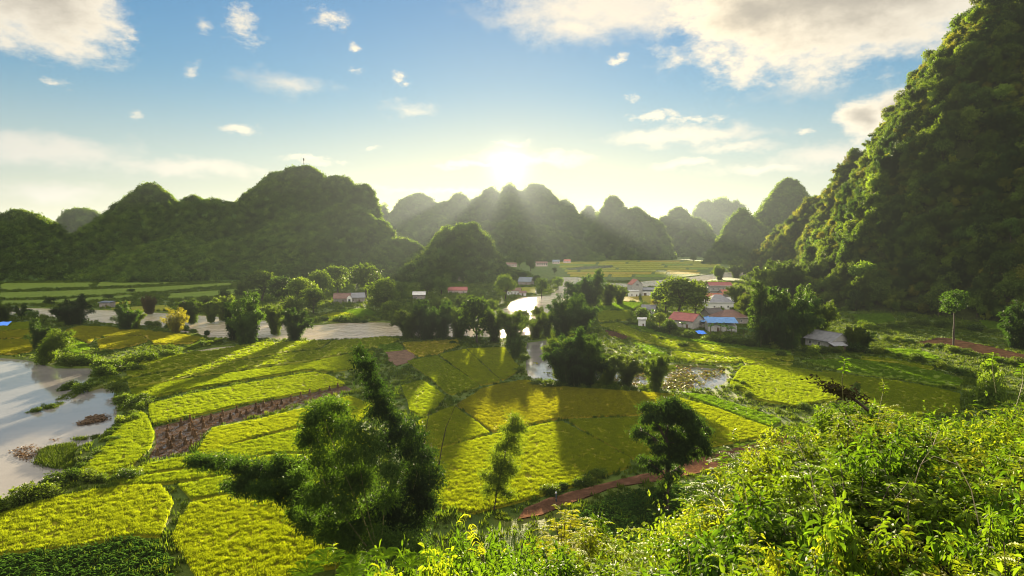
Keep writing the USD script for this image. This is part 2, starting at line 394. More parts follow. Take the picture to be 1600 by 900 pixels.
def skirt(g, z0, z1):
    ms = []
    for q in getattr(g, 'geoms', [g]):
        for ring in [q.exterior, *q.interiors]:
            c = np.array(ring.coords)[:, :2]; n = len(c)
            v = np.vstack([np.c_[c, np.full(n, z0)], np.c_[c, np.full(n, z1)]])
            i = np.arange(n - 1)
            ms.append(trimesh.Trimesh(v, np.vstack([np.c_[i, i + 1, i + 1 + n], np.c_[i, i + 1 + n, i + n]]), process=False))
    return cat_mesh(ms)


LAKE = [(-260, 558), (0, 556), (45, 560), (85, 572), (140, 572), (152, 583), (132, 598), (140, 608), (160, 602), (185, 605), (178, 625), (188, 640), (184, 657), (165, 680), (130, 700), (112, 735), (60, 765), (0, 783), (-260, 850)]
RIVER = [(1175, 420), (1110, 428), (1060, 434), (1010, 438), (985, 442), (950, 441), (900, 432), (880, 432), (872, 440), (870, 452), (860, 460), (812, 463), (800, 470), (790, 480), (740, 492), (680, 500), (620, 503), (560, 501), (490, 506), (430, 500),
         (330, 492), (200, 484), (60, 480), (-200, 476), (-200, 490), (60, 494), (150, 503), (190, 508), (230, 509), (330, 527), (400, 529), (480, 531), (560, 530), (620, 525), (700, 527), (790, 527), (830, 522), (848, 500), (862, 485), (888, 470), (905, 455), (960, 452), (1000, 449), (1060, 445), (1110, 437), (1175, 428)]
POND = [(1030, 574), (1060, 568), (1130, 574), (1142, 590), (1125, 607), (1060, 611), (1000, 602), (960, 598), (905, 596), (850, 594), (828, 590), (822, 575), (823, 533), (862, 528), (872, 545), (900, 560), (950, 562), (1000, 566)]
FARPOND = [(885, 419), (918, 415.5), (955, 414), (958, 417), (940, 419.5), (890, 422)]
CHANNEL = [(290, 549), (330, 541), (366, 538), (368, 543), (322, 550)]
wLAKE, wRIVER, wPOND, wFAR, wCH = (wob(poly(a), am, 3, i) for i, (a, am) in enumerate(((LAKE, 1.6), (RIVER, 2.0), (POND, 1.5), (FARPOND, 2), (CHANNEL, 1))))
WATER = unary_union([wLAKE, wRIVER, wPOND, wFAR, wCH])
base = sbox(-9000, -400, 9000, 14000).difference(WATER)
gm = sheet(base, 0.0)
solo('ground', cat_mesh([gm, skirt(WATER, -2.2, 0.0)]), M['ground'], 'grassy valley floor between the paddies', 'ground', 'structure')
for nm, w, m, lb in (('lake', wLAKE, 'lake', 'still muddy lake on the left with sky reflections'), ('river', wRIVER, 'water', 'brown river winding behind the bamboo row'), ('lotus_pond', wPOND, 'lake', 'shallow lotus pond right of the middle'),
                     ('flooded_field', wFAR, 'lake', 'bright sheet of flood water on the far fields'), ('channel', wCH, 'water', 'short pale ditch at the edge of the left paddies')):
    solo(nm, sheet(w.buffer(.4), -.7), M[m], lb, 'water', 'structure')

ROAD = [(815, 795), (850, 780), (900, 765), (980, 745), (1040, 733), (1110, 708), (1205, 686), (1300, 660), (1320, 672), (1215, 702), (1130, 732), (1060, 750), (1000, 758), (960, 765), (915, 782), (850, 808), (800, 818)]
wROAD = wob(poly(ROAD).buffer(-.5), .35, 2, 9, 5)


def relief(g, step, zf, z0=-.05):
    """A gridded sheet over a polygon with height zf(x, y), closed down to z0 at its edge."""
    x0, y0, x1, y1 = g.bounds
    gx, gy = np.meshgrid(np.arange(x0, x1 + step, step), np.arange(y0, y1 + step, step))
    pts = np.c_[gx.ravel(), gy.ravel()]
    shapely.prepare(g); inner = g.buffer(-step * .55)
    ins = shapely.contains_xy(inner, pts[:, 0], pts[:, 1]) if not inner.is_empty else np.zeros(len(pts), bool)
    rings = [np.array(r.coords)[:-1, :2] for q in getattr(g.segmentize(step), 'geoms', [g.segmentize(step)]) for r in [q.exterior, *q.interiors]]
    v = np.vstack([*rings, pts[ins]])
    from scipy.spatial import Delaunay
    t = Delaunay(v).simplices
    c = v[t].mean(1)
    t = t[shapely.contains_xy(g, c[:, 0], c[:, 1])]
    a, b, d = v[t[:, 0]], v[t[:, 1]], v[t[:, 2]]
    fl = (b[:, 0] - a[:, 0]) * (d[:, 1] - a[:, 1]) - (b[:, 1] - a[:, 1]) * (d[:, 0] - a[:, 0]) < 0
    t[fl] = t[fl][:, ::-1]
    z = zf(v[:, 0], v[:, 1])
    V, F, k, off = [np.c_[v, z]], [t], len(v), 0
    for r in rings:
        n = len(r); i = off + np.arange(n); j = off + (np.arange(n) + 1) % n; lo = k + np.arange(n); lj = k + (np.arange(n) + 1) % n
        V.append(np.c_[r, np.full(n, z0)]); F += [np.c_[i, lo, lj], np.c_[i, lj, j]]; k += n; off += n
    return np.vstack(V), np.vstack(F)


def fb(x, y, s, seed=0, oct=3): return meshkit.fbm(np.stack([np.asarray(x) / s, np.asarray(y) / s, np.zeros_like(np.asarray(x, float))], -1), oct, seed)


solo('dirt_road', relief(wROAD, 1.0, lambda x, y: .05 + .22 * fb(x * .6 + y * .9, x * -.2, 2.2, 3)), M['dirt'], 'red earth track with ruts between paddies and bushes', 'road', 'structure', smooth=True)

# ------------------------------------------------------------------ rice paddies and other plots
def rice_tuft(R, n, rad, h, W):
    a = R.uniform(0, 2 * np.pi, n); r = rad * np.sqrt(R.random(n))
    pos = np.c_[np.cos(a) * r, np.sin(a) * r, np.zeros(n)]
    az = R.uniform(0, 2 * np.pi, n); le = R.uniform(.05, .45, n)
    d = np.c_[np.cos(az) * le, np.sin(az) * le, np.ones(n)]
    nn = np.c_[np.cos(az), np.sin(az), np.zeros(n) + .2]
    return leaves(pos, d, nn, h * R.uniform(.7, 1.15, n), W * R.uniform(.7, 1.3, n), curl=R.uniform(.0, .22, n)[:, None])


RT = [rice_tuft(np.random.default_rng(50 + i), 44, .42, .46, .052) for i in range(3)]
FIELDS = [
    ([(196, 583), (222, 564), (300, 550), (400, 536), (515, 532), (500, 544), (463, 547), (400, 557), (300, 571), (205, 588)], 'lime', 'top paddy strip beside the river bend, left of the middle'),
    ([(199, 593), (300, 574), (400, 560), (463, 550), (502, 546), (519, 533), (600, 526), (626, 530), (600, 540), (560, 547), (480, 564), (400, 574), (300, 588), (202, 605)], 'lime', 'second long paddy strip south of the river bend'),
    ([(203, 609), (300, 592), (400, 578), (480, 568), (560, 551), (585, 548), (570, 572), (515, 581), (487, 577), (400, 590), (300, 607), (220, 624), (208, 617)], 'lime', 'third long paddy strip above the round-ended plot'),
    ([(233, 632), (300, 616), (400, 597), (460, 587), (490, 582), (512, 586), (540, 600), (480, 612), (400, 626), (300, 649), (240, 662), (233, 650)], 'lime', 'round-ended paddy directly above the muddy stubble strip'),
    ([(223, 643), (230, 650), (241, 675), (237, 700), (213, 722), (170, 740), (117, 742), (162, 700), (187, 667)], 'lime', 'tongue-shaped paddy between lake shore and stubble'),
    ([(332, 670), (400, 656), (470, 639), (545, 619), (580, 632), (560, 662), (470, 664), (400, 682), (330, 704), (307, 705), (317, 687)], 'yellow', 'golden paddy below the muddy stubble strip'),
    ([(308, 709), (400, 687), (470, 669), (560, 667), (600, 700), (560, 705), (420, 708), (330, 726), (235, 738), (170, 746), (228, 727)], 'lime', 'curved green paddy strip under the golden plot'),
    ([(168, 751), (235, 742), (330, 730), (420, 712), (540, 710), (540, 735), (430, 730), (345, 741), (262, 753), (200, 757)], 'lime', 'narrow paddy strip left of the leaning bamboo'),
    ([(-60, 818), (0, 803), (60, 784), (130, 768), (190, 760), (250, 758), (266, 775), (272, 787), (260, 815), (252, 838), (205, 836), (140, 849), (60, 859), (-60, 868)], 'yellow', 'broad yellow paddy in the lower left'),
    ([(277, 758), (345, 745), (430, 734), (540, 739), (540, 770), (470, 768), (400, 765), (360, 769), (298, 780), (291, 774)], 'lime', 'small green paddy at the ditch head, lower left'),
    ([(297, 786), (360, 773), (400, 769), (470, 772), (560, 775), (560, 880), (480, 892), (470, 898), (480, 960), (330, 960), (305, 895), (268, 842), (279, 812)], 'yellow', 'large yellow paddy at the bottom left of the leaning bamboo'),
    ([(628, 536), (715, 530), (719, 540), (700, 545), (684, 552), (656, 557), (636, 547)], 'gold', 'orange-gold paddy just under the bamboo row'),
    ([(587, 539), (624, 536), (631, 546), (600, 549)], 'green', 'little dark green plot above the ploughed patch'),
    ([(637, 564), (682, 556), (750, 602), (707, 616), (697, 611)], 'lime', 'diamond-shaped green paddy right of the ploughed patch'),
    ([(687, 554), (727, 546), (782, 595), (752, 601)], 'yellow', 'yellow diamond paddy in the middle of the field block'),
    ([(730, 545), (788, 544), (812, 577), (785, 594)], 'yellow', 'yellow paddy under the bamboo at the pond corner'),
    ([(628, 603), (660, 594), (695, 618), (690, 630), (660, 650), (640, 640)], 'lime', 'green paddy peeping right of the tall bamboo'),
    ([(690, 640), (710, 634), (766, 676), (683, 699), (660, 690), (650, 660)], 'yellow', 'yellow paddy behind the bare curved culm'),
    ([(714, 632), (752, 607), (790, 599), (818, 594), (850, 600), (900, 606), (1000, 612), (1055, 617), (1000, 647), (877, 652), (771, 673)], 'gold', 'wide ochre paddy in front of the dark pond bamboo'),
    ([(683, 703), (770, 679), (877, 658), (984, 715), (985, 728), (900, 758), (820, 780), (740, 800), (680, 790), (650, 740)], 'yellow', 'wide yellow paddy behind the slender young tree'),
    ([(887, 656), (1000, 651), (1060, 622), (1120, 638), (1200, 668), (1190, 682), (1120, 695), (1060, 715), (990, 716)], 'yellow', 'yellow paddy behind the solitary dark tree'),
    ([(1062, 613), (1110, 619), (1222, 656), (1205, 667), (1120, 635)], 'green', 'bright green wedge right of the solitary tree'),
    ([(1140, 600), (1160, 573), (1210, 569), (1270, 579), (1340, 593), (1310, 622), (1240, 634), (1180, 622)], 'lime', 'green paddy right of the lotus pond'),
    ([(1250, 563), (1330, 561), (1400, 568), (1465, 580), (1508, 594), (1500, 603), (1460, 600), (1400, 590), (1340, 583)], 'green', 'long green paddy below the grey barn'),
    ([(1277, 577), (1340, 588), (1400, 595), (1460, 606), (1500, 616), (1500, 640), (1440, 650), (1400, 655), (1345, 625), (1345, 597)], 'lime', 'green paddy just beyond the near bushes on the right'),
    ([(935, 507), (968, 504), (1000, 518), (1060, 531), (1130, 542), (1240, 556), (1240, 564), (1130, 552), (1050, 543), (1000, 532), (962, 517)], 'lime', 'curved ribbon paddy sweeping below the village'),
    ([(990, 536), (1040, 545), (1044, 555), (1010, 552)], 'green', 'small green terrace left of the short paddy ribbon'),
    ([(1012, 519), (1060, 528), (1130, 538), (1235, 550), (1238, 554), (1130, 541), (1060, 532)], 'green', 'upper green ribbon along the garden hedge'),
    ([(1150, 557), (1240, 567), (1236, 571), (1165, 569)], 'lime', 'short lime strip right of the lotus pond head'),
    ([(1047, 549), (1100, 553), (1160, 561), (1150, 566), (1090, 565), (1047, 557)], 'lime', 'short paddy ribbon north of the lotus pond'),
    ([(972, 504), (1000, 510), (1045, 524), (1060, 528), (1010, 518)], 'green', 'thin green terrace under the little white hut'),
    ([(933, 486), (985, 486), (989, 499), (935, 502)], 'lime', 'square lime paddy left of the village'),
    ([(936, 478), (970, 472), (1005, 474), (987, 484), (934, 484)], 'green', 'green paddy between grey tower house and lime square'),
    ([(971, 464), (998, 462), (1000, 472), (970, 470)], 'gold', 'golden paddy at the foot of the grey tower house'),
    ([(1001, 462), (1026, 461), (1032, 472), (1005, 473)], 'yellow', 'bright yellow paddy right of the tower house'),
    ([(0, 507), (45, 503), (50, 513), (0, 516)], 'lime', 'small green paddy at the left edge behind the lake'),
    ([(-60, 520), (50, 516), (56, 527), (-60, 529)], 'gold', 'gold paddy at the left edge behind the lake'),
    ([(-60, 533), (54, 530), (50, 548), (20, 553), (-60, 552)], 'gold', 'ochre paddy on the lake shore at the left edge'),
    ([(100, 517), (125, 510), (165, 511), (240, 518), (215, 524), (150, 527), (140, 536), (105, 523)], 'gold', 'gold paddy behind the leaning lakeside bamboo'),
    ([(152, 532), (175, 527), (225, 526), (232, 533), (200, 541), (155, 547)], 'gold', 'orange paddy above the lake hedge'),
    ([(102, 527), (135, 538), (140, 547), (115, 553), (95, 545)], 'green', 'small green paddy on the lake corner'),
    ([(222, 522), (248, 519), (320, 528), (300, 536), (240, 538), (234, 531)], 'gold', 'brown-gold paddy left of the river hedge'),
    ([(152, 484), (190, 480), (262, 476), (268, 483), (200, 489), (158, 490)], 'lime', 'lime paddy beyond the left river, right of a dark hut'),
    ([(156, 474), (205, 470), (205, 474), (158, 478)], 'yellow', 'thin yellow paddy behind the dark hut'),
    ([(500, 494), (520, 489), (545, 489), (545, 492), (515, 497)], 'yellow', 'yellow scrap of paddy below the grey farmhouse'),
    ([(528, 484), (575, 483), (590, 490), (560, 498), (550, 492)], 'green', 'green plot below the grey farmhouse'),
    ([(808, 449), (838, 448), (838, 457), (815, 458)], 'lime', 'bright paddy right of the small white house'),
    ([(1385, 545), (1440, 548), (1475, 562), (1440, 562), (1385, 553)], 'green', 'terrace plot on the right below the brown soil'),
    ([(1345, 556), (1390, 560), (1462, 574), (1455, 577), (1390, 565), (1345, 560)], 'lime', 'thin bright terrace edge on the right'),
    ([(1330, 492), (1392, 490), (1400, 502), (1345, 508)], 'green', 'green plot right of the grey barn trees'),
    ([(1520, 492), (1580, 490), (1600, 510), (1545, 514)], 'green', 'bright green plot at the right edge'),
    ([(1385, 463), (1450, 462), (1455, 472), (1390, 474)], 'green', 'grassy terrace under the forest on the right'),
    ([(1500, 474), (1575, 471), (1580, 484), (1520, 486)], 'green', 'tall grass plot under the forest on the right'),
]
far = np.random.default_rng(5)
FAR_FIELDS = []
for i, (ya, yb) in enumerate([(407.5, 409.3), (409.8, 412.0), (412.6, 414.6), (415.2, 418), (418.6, 421), (421.6, 424.5), (425.2, 428.4), (429, 433)]):
    xs = [860 + i * 4, *np.sort(far.uniform(880, 1110, 3)), 1128 - max(0, i - 3) * 18]
    for a, b in zip(xs[:-1], xs[1:]):
        if b - a > 12:
            FAR_FIELDS.append(([(a + 1, yb), (a + 2, ya), (b - 1, ya + far.uniform(-.3, .3)), (b - 3, yb + far.uniform(-.3, .3))], far.choice(['green', 'lime', 'gold', 'yellow', 'lime', 'green'])))
TERR = [([(0, 443), (150, 442), (140, 449), (0, 454)]), ([(155, 441), (330, 431), (345, 436), (240, 445), (150, 449)]), ([(0, 458), (100, 455), (220, 450), (360, 442), (365, 446), (250, 456), (100, 465), (0, 467)]),
        ([(255, 460), (420, 449), (460, 447), (450, 452), (330, 464), (260, 468)]), ([(0, 471), (90, 469), (210, 461), (215, 465), (100, 474), (0, 477)]), ([(420, 442), (480, 436), (490, 441), (430, 447)]), ([(370, 438), (440, 430), (470, 431), (400, 439)]),
        ([(590, 437), (660, 436), (655, 440), (595, 441)]), ([(588, 431), (665, 430), (660, 434), (590, 435)]), ([(586, 425), (660, 424), (660, 428), (588, 429)])]
field_shapes = []
tuft_sets = {k: [] for k in RICE}
FH = .62


def rice_field(g, tone, label, cat='rice field', dens=True, name='rice_field', h=FH, group=None):
    if g.is_empty or g.area < 4: return
    g = max(getattr(g, 'geoms', [g]), key=lambda q: q.area)
    near = g.distance(Point(0, 0)); step = np.clip(near / 90, 1.2, 14)
    zf = lambda x, y: h - .12 + (.30 * (fb(x, y, 23, 2) - .5)) * min(1, h / .6)
    t = thing(name, label, cat, kind='stuff', group=group)
    part(t, 'crop', relief(g, step, zf), MBED[tone], smooth=40)
    field_shapes.append(g)
    if not dens or near > 420: return
    R = np.random.default_rng(int(abs(g.bounds[0] * 31 + g.bounds[1] * 17)) % 100000)
    d = 4.6 if near < 130 else 2.6 if near < 190 else 1.0
    n = int((g.bounds[2] - g.bounds[0]) * (g.bounds[3] - g.bounds[1]) * d)
    xy = np.c_[R.uniform(g.bounds[0], g.bounds[2], n), R.uniform(g.bounds[1], g.bounds[3], n)]
    gi = g.buffer(-.15); xy = xy[shapely.contains_xy(gi, xy[:, 0], xy[:, 1])]
    if near < 200:                                   # plants lean over the bunds at the edge
        ex = np.array([gi.exterior.interpolate(s).coords[0] for s in np.arange(0, gi.exterior.length, .8)])[:, :2]; xy = np.vstack([xy, ex])
    xy = xy[np.abs(xy[:, 0]) < xy[:, 1] * .95 + 5]
    if not len(xy): return
    z = zf(xy[:, 0], xy[:, 1]) - .12 + R.uniform(-.06, .05, len(xy))
    sc = R.uniform(.8, 1.15, len(xy)) * (1.0 if near < 170 else 1.25 if near < 240 else 1.7)
    pr = scatter(str(t.GetPath()) + '/rice_plants', [(f'plants_{i}', RT[i], MBLADE[tone]) for i in range(3)], np.c_[xy, z], R.uniform(0, 6.28, len(xy)), sc, R.integers(0, 3, len(xy)))
    tag(pr, kind='stuff')


for i, (pts, tone, lab) in enumerate(FIELDS):
    z = FH * .8
    g = wob(poly(pts, z, -.2, .5), .4, 3, i, 9).difference(WATER.buffer(.6))
    rice_field(g, tone, lab)
for i, (pts, tone) in enumerate(FAR_FIELDS):
    rice_field(poly(pts, 0, -1.0).difference(WATER.buffer(2)), tone, 'distant paddy strip on the plain below the karst towers', dens=False, h=.5, group='far paddy strips on the plain', name='far_rice_field')
for i, pts in enumerate(TERR):
    rice_field(wob(poly(pts, 0, -.8), 3, 12, i, 40).difference(WATER.buffer(2)), 'green', 'dull green terrace strip at the foot of the left hills', dens=False, h=.6, group='terrace strips under the left hills', name='terraced_field', cat='field')
FIELD_U = unary_union([f.buffer(.2) for f in field_shapes])

# muddy stubble strip with straw stooks
STUB = poly([(240, 668), (300, 655), (400, 631), (480, 616), (541, 603), (552, 610), (500, 623), (440, 641), (380, 656), (330, 667), (311, 690), (300, 705), (228, 722), (243, 695), (243, 680)], 0, -.1)
rows = lambda x, y: .03 + .07 * np.maximum(0, np.sin((x * .8 + y * .6) * 2 * np.pi / 1.1)) * fb(x, y, 1.3, 4)
solo('stubble_field', relief(STUB, .45, rows), M['mud'], 'wet brown harvested strip with stubble rows and stooks', 'field', 'structure', smooth=True)
puddle = wob(STUB.buffer(-.3), .3, 2, 3, 4)
solo('puddle_water', sheet(puddle, .055), M['lake'], 'thin puddles between the stubble rows', 'water', 'structure')
PLOUGH = poly([(602, 549), (640, 547), (652, 560), (640, 566), (620, 572), (608, 565)], 0, 0)
solo('ploughed_patch', relief(PLOUGH, .8, lambda x, y: .05 + .25 * fb(x, y, 1.2, 7)), M['mud'], 'bare grey-brown ploughed patch above the tall bamboo', 'field', 'structure')
SOIL = poly([(1470, 528), (1500, 532), (1560, 545), (1620, 560), (1620, 570), (1560, 560), (1480, 542), (1430, 536)], 0)
solo('bare_soil', relief(SOIL, 1.5, lambda x, y: .05 + .4 * fb(x, y, 3, 7)), M['soil'], 'reddish bare soil strip on the right terraces', 'field', 'structure')
SOIL2 = poly([(945, 516), (962, 519), (985, 528), (975, 531), (950, 524)], 0)
solo('bare_soil', relief(SOIL2, 1.0, lambda x, y: .05 + .3 * fb(x, y, 3, 8)), M['soil'], 'reddish bare soil patch beside the ribbon paddy', 'field', 'structure')
R = np.random.default_rng(11)
sv = []
n = 900
aa = R.uniform(0, 2 * np.pi, n); hh = R.random(n) ** .8
d = np.c_[-np.cos(aa) * .42, -np.sin(aa) * .42, np.ones(n)]
sv = leaves(np.c_[np.cos(aa) * .42 * (1 - hh * .9), np.sin(aa) * .42 * (1 - hh * .9), hh * .75], d + R.normal(size=(n, 3)) * .12, np.c_[np.cos(aa), np.sin(aa), np.full(n, .4)], .55, .06)
cone = trimesh.creation.cone(.38, 1.15, sections=9)
STOOK = proto('straw_stook', [('sheaf', join(sv, (np.array(cone.vertices), np.array(cone.faces))), M['straw'], False), ('tie', trimesh.creation.torus(.20, .035, 12, 6).apply_translation([0, 0, .72]), M['straw'], True)])
spots = [(283, 665), (297, 659), (316, 660), (330, 657), (348, 650), (370, 645), (345, 660), (360, 655), (385, 648), (300, 668), (318, 668), (296, 674), (302, 680), (262, 674), (261, 684), (282, 686), (290, 695), (305, 683), (264, 696), (267, 701), (299, 699), (246, 712),
         (400, 640), (412, 636), (425, 634), (440, 632), (455, 628), (470, 622), (484, 618), (500, 615), (515, 611), (528, 607), (434, 640), (405, 646), (376, 652), (270, 690)]
for x, y in spots:
    p = P(x, y)
    copy(STOOK, 'straw_stook', 'dark brown conical straw stook standing in the muddy stubble strip', 'stook', (p[0], p[1], .03), R.uniform(0, 360), (1.2, 1.2, R.uniform(1.15, 1.5)), 'straw stooks in the stubble strip')

# ------------------------------------------------------------------ karst hills
def hill_height(peaks, D, seed):
    out = []
    for pk in peaks:
        px, py, hw, p = pk[:4]; dy = pk[4] if len(pk) > 4 else 0.0; dm = pk[5] if len(pk) > 5 else 1.0
        Y = D + dy
        a = AT(px, py, Y)
        out.append((a[0], Y, a[2], hw / FPX * Y, p, dm))

    def h(x, y):
        best = np.full(np.shape(x), -9.0)
        for cx, cy, H, Rr, p, dm in out:
            s = max(25.0, Rr * .45)
            wx = (fb(x, y, s, seed) - .5) * Rr * (.26 if D < 1200 else .14); wy = (fb(x + 900, y, s, seed + 5) - .5) * Rr * (.26 if D < 1200 else .14)
            near = np.clip(np.hypot(x - cx, y - cy) / (Rr * .25), 0, 1)
            t = np.hypot((x + wx * near - cx), (y + wy * near - cy) / dm) / Rr
            k = H * (1 - np.clip(t, 0, 1.0) ** p) + .10 * H * np.clip(1 - t / 1.45, 0, 1) ** 2 * np.clip(t, 0, 1) - 9 * (t > 1.4)
            best = np.maximum(best, k)
        s = 14.0 if D < 1200 else 30.0
        amp = np.clip(best / 40, 0, 1) * (4.5 if D < 1200 else 9.0)
        return best + amp * (fb(x, y, s, seed + 9, 4) - .5) * 2 - 2.0
    x0 = min(o[0] - 1.5 * o[3] for o in out); x1 = max(o[0] + 1.5 * o[3] for o in out)
    y0 = min(o[1] - 1.5 * o[3] * o[5] for o in out); y1 = max(o[1] + 1.2 * o[3] * o[5] for o in out)
    return h, (x0, x1, y0, y1)


BR = np.random.default_rng(77)
BUSH = []
for k in range(4):
    cl = [((BR.normal() * .28, BR.normal() * .28, .42 + BR.normal() * .1), BR.uniform(.28, .5)) for _ in range(5)]
    BUSH.append(crown(BR, cl, 150, .27, .18, shell=.5, jit=.06))


def karst(name, D, peaks, label, step, bush, seed, cover=1.0, mat='hill', maxn=13000, keep=None):
    h, (x0, x1, y0, y1) = hill_height(peaks, D, seed)
    gx, gy = np.meshgrid(np.arange(x0, x1, step), np.arange(y0, y1, step))
    z = h(gx, gy)
    ny, nx = gx.shape
    i = (np.arange(ny - 1)[:, None] * nx + np.arange(nx - 1)[None]).ravel()
    q = np.c_[i, i + 1, i + nx + 1, i + nx]
    zz = z.ravel(); q = q[(zz[q].max(1) > -1.5)]
    v = np.c_[gx.ravel(), gy.ravel(), np.maximum(zz, -3)]
    f = np.vstack([q[:, [0, 1, 2]], q[:, [0, 2, 3]]])
    used_v, inv = np.unique(f, return_inverse=True); v, f = v[used_v], inv.reshape(-1, 3)
    tag(usdkit.mesh(stage, unique('/World', name), (v, f), M[mat], smooth=True).GetPrim(), label, 'hill', kind='structure')
    if bush:
        m = trimesh.Trimesh(v, f, process=False)
        c = m.triangles_center; n = m.face_normals; n = n * np.sign(n[:, 2:3])
        look = unit(np.array([0, 0, CAMZ]) - c)
        w = m.area_faces * ((n * look).sum(1) > -.25) * (c[:, 2] > .5)
        px = 800 + FPX * c[:, 0] / c[:, 1]
        w = w * ((px > -140) & (px < 1740)) * cover
        R = np.random.default_rng(seed + 100)
        cnt = int(min(maxn, w.sum() / (bush * bush * .30)))
        pick = R.choice(len(f), cnt, p=w / w.sum())
        b = R.random((cnt, 2)); fl = b.sum(1) > 1; b[fl] = 1 - b[fl]
        t = m.triangles[pick]; pos = t[:, 0] + (t[:, 1] - t[:, 0]) * b[:, :1] + (t[:, 2] - t[:, 0]) * b[:, 1:]
        if keep is not None: pos = pos[keep(pos)]
        pos[:, 2] -= bush * .12
        sc = bush * R.uniform(.55, 1.2, len(pos))
        o = scatter(unique('/World', 'hill_woodland'), [(f'thicket_{k}', BUSH[k], M['hill_leaf']) for k in range(4)], pos, R.uniform(0, 6.28, len(pos)), sc, R.integers(0, 4, len(pos)))
        tag(o, 'thicket woodland covering the ' + label, 'woodland', kind='stuff')
    return h


karst('karst_hill', 760, [(30, 331, 95, 1.7), (-70, 338, 110, 1.7), (82, 372, 50, 1.5, -20), (-160, 320, 120, 1.6)], 'low wooded hill at the far left edge', 7, 6.6, 1)
karst('karst_hill', 1700, [(126, 331, 44, 3.0), (140, 340, 40, 3.0)], 'hazy round dome in the gap at the left', 14, 13, 2)
karst('karst_hill', 860, [(236, 286, 150, 1.08), (205, 322, 130, 1.2, 15), (300, 309, 115, 1.3), (335, 312, 90, 1.6), (290, 370, 150, 1.2, -70), (380, 372, 130, 1.2, -60), (120, 408, 70, 1.2, -30)], 'cone-shaped wooded hill on the left', 7, 6.6, 3)
karst('karst_hill', 930, [(474, 264, 105, 2.0), (445, 270, 100, 1.9), (400, 296, 75, 1.6), (372, 318, 60, 1.5), (527, 278, 62, 2.4), (565, 292, 36, 3.2), (590, 345, 55, 1.5, -60), (540, 320, 110, 1.6, -70), (480, 335, 150, 1.5, -80), (630, 372, 55, 1.6, -90), (655, 398, 60, 1.4, -110), (600, 385, 75, 1.4, -120)],
      'broad tall hill with a mast on top, left of the middle', 7, 6.6, 4, maxn=16000)
karst('karst_hill', 690, [(728, 349, 46, 2.2), (700, 358, 42, 2.0), (745, 362, 40, 2.0), (672, 393, 42, 1.6), (770, 408, 42, 1.4), (650, 410, 40, 1.4), (800, 425, 40, 1.3)], 'low brownish knoll with a rock foot in the middle', 5, 7.0, 5)
karst('karst_ridge', 2600, [(600, 322, 18, 2.2), (640, 308, 46, 1.8), (657, 305, 46, 1.9), (718, 300, 52, 1.3), (690, 318, 70, 1.6), (640, 325, 70, 1.6), (675, 338, 90, 1.5, -150)], 'hazy ridge left of the sun', 20, 16, 6)
karst('karst_ridge', 3000, [(768, 293, 46, 1.5), (796, 287, 44, 1.4), (838, 291, 46, 2.3), (855, 301, 36, 2.0), (882, 314, 38, 1.8), (919, 323, 20, 2.2), (745, 312, 60, 1.6), (805, 302, 90, 1.9), (865, 322, 90, 1.8), (932, 333, 22, 2.0)], 'jagged hazy ridge directly below the sun', 22, 17, 7)
karst('karst_ridge', 1700, [(800, 345, 75, 1.5), (840, 352, 75, 1.5), (880, 372, 60, 1.4), (760, 350, 60, 1.5), (715, 375, 60, 1.4)], 'dark foothill in front of the ridge below the sun', 16, 12, 8)
karst('karst_hill', 1950, [(959, 305, 44, 1.5), (985, 330, 55, 2.2), (1015, 342, 36, 2.4), (940, 350, 40, 1.6), (1000, 365, 45, 2.0, -80)], 'dark twin tower hill right of the sun', 14, 12, 9)
karst('karst_hill', 3300, [(994, 320, 16, 2.2), (1026, 345, 22, 2.0)], 'tiny pale dome between the tower hills', 30, 22, 10)
karst('karst_hill', 2400, [(1060, 325, 44, 1.5), (1082, 345, 46, 2.0), (1045, 340, 36, 2.0), (1100, 365, 36, 1.8)], 'hazy blue-green hill behind the plain', 18, 15, 11)
karst('karst_hill', 3500, [(1104, 314, 34, 1.9), (1125, 311, 34, 2.0), (1146, 317, 36, 2.0), (1122, 330, 62, 2.0)], 'palest three-topped mountain in the distance', 34, 24, 12)
karst('karst_hill', 1500, [(1233, 280, 78, 1.35), (1245, 300, 62, 1.5), (1205, 322, 60, 1.4), (1270, 308, 50, 1.5), (1160, 327, 50, 1.35, -80), (1185, 352, 50, 1.5, -100), (1140, 365, 36, 1.5, -80)], 'pointed green hill beyond the right valley side', 11, 10.5, 13)
# the unseen continuation behind: low far hills that close the horizon
karst('karst_ridge', 6500, [(x, 352 + 10 * math.sin(x * .7), 70, 1.6) for x in range(-60, 1700, 85)], 'faint line of far hills at the horizon', 60, 0, 14)

HR = hill_height([(1735, -110, 340, 1.2, -10, 1.7), (1640, -80, 300, 1.15, 10, 1.5), (1545, 10, 215, 1.25, -5, 1.2), (1452, 105, 150, 1.3, 95, 1.1), (1412, 160, 90, 1.5, 150, 1.2), (1362, 239, 105, 1.6, 220, 1.1), (1292, 308, 95, 1.4, 350, 1.2), (1244, 352, 70, 1.4, 450, 1.2), (1345, 398, 90, 1.2, 20), (1440, 372, 150, 1.2, -25), (1560, 372, 170, 1.2, -40), (1700, 330, 200, 1.2, -50)], 430, 20)[0]
hx0, hx1, hy0, hy1 = 120, 900, 260, 1090
gx, gy = np.meshgrid(np.arange(hx0, hx1, 6.0), np.arange(hy0, hy1, 6.0)); zz = HR(gx, gy)
ny, nx = gx.shape; ii = (np.arange(ny - 1)[:, None] * nx + np.arange(nx - 1)[None]).ravel(); qq = np.c_[ii, ii + 1, ii + nx + 1, ii + nx]; qq = qq[zz.ravel()[qq].max(1) > -1.5]
RH = trimesh.Trimesh(np.c_[gx.ravel(), gy.ravel(), np.maximum(zz.ravel(), -3)], np.vstack([qq[:, [0, 1, 2]], qq[:, [0, 2, 3]]]), process=False); RH.remove_unreferenced_vertices()
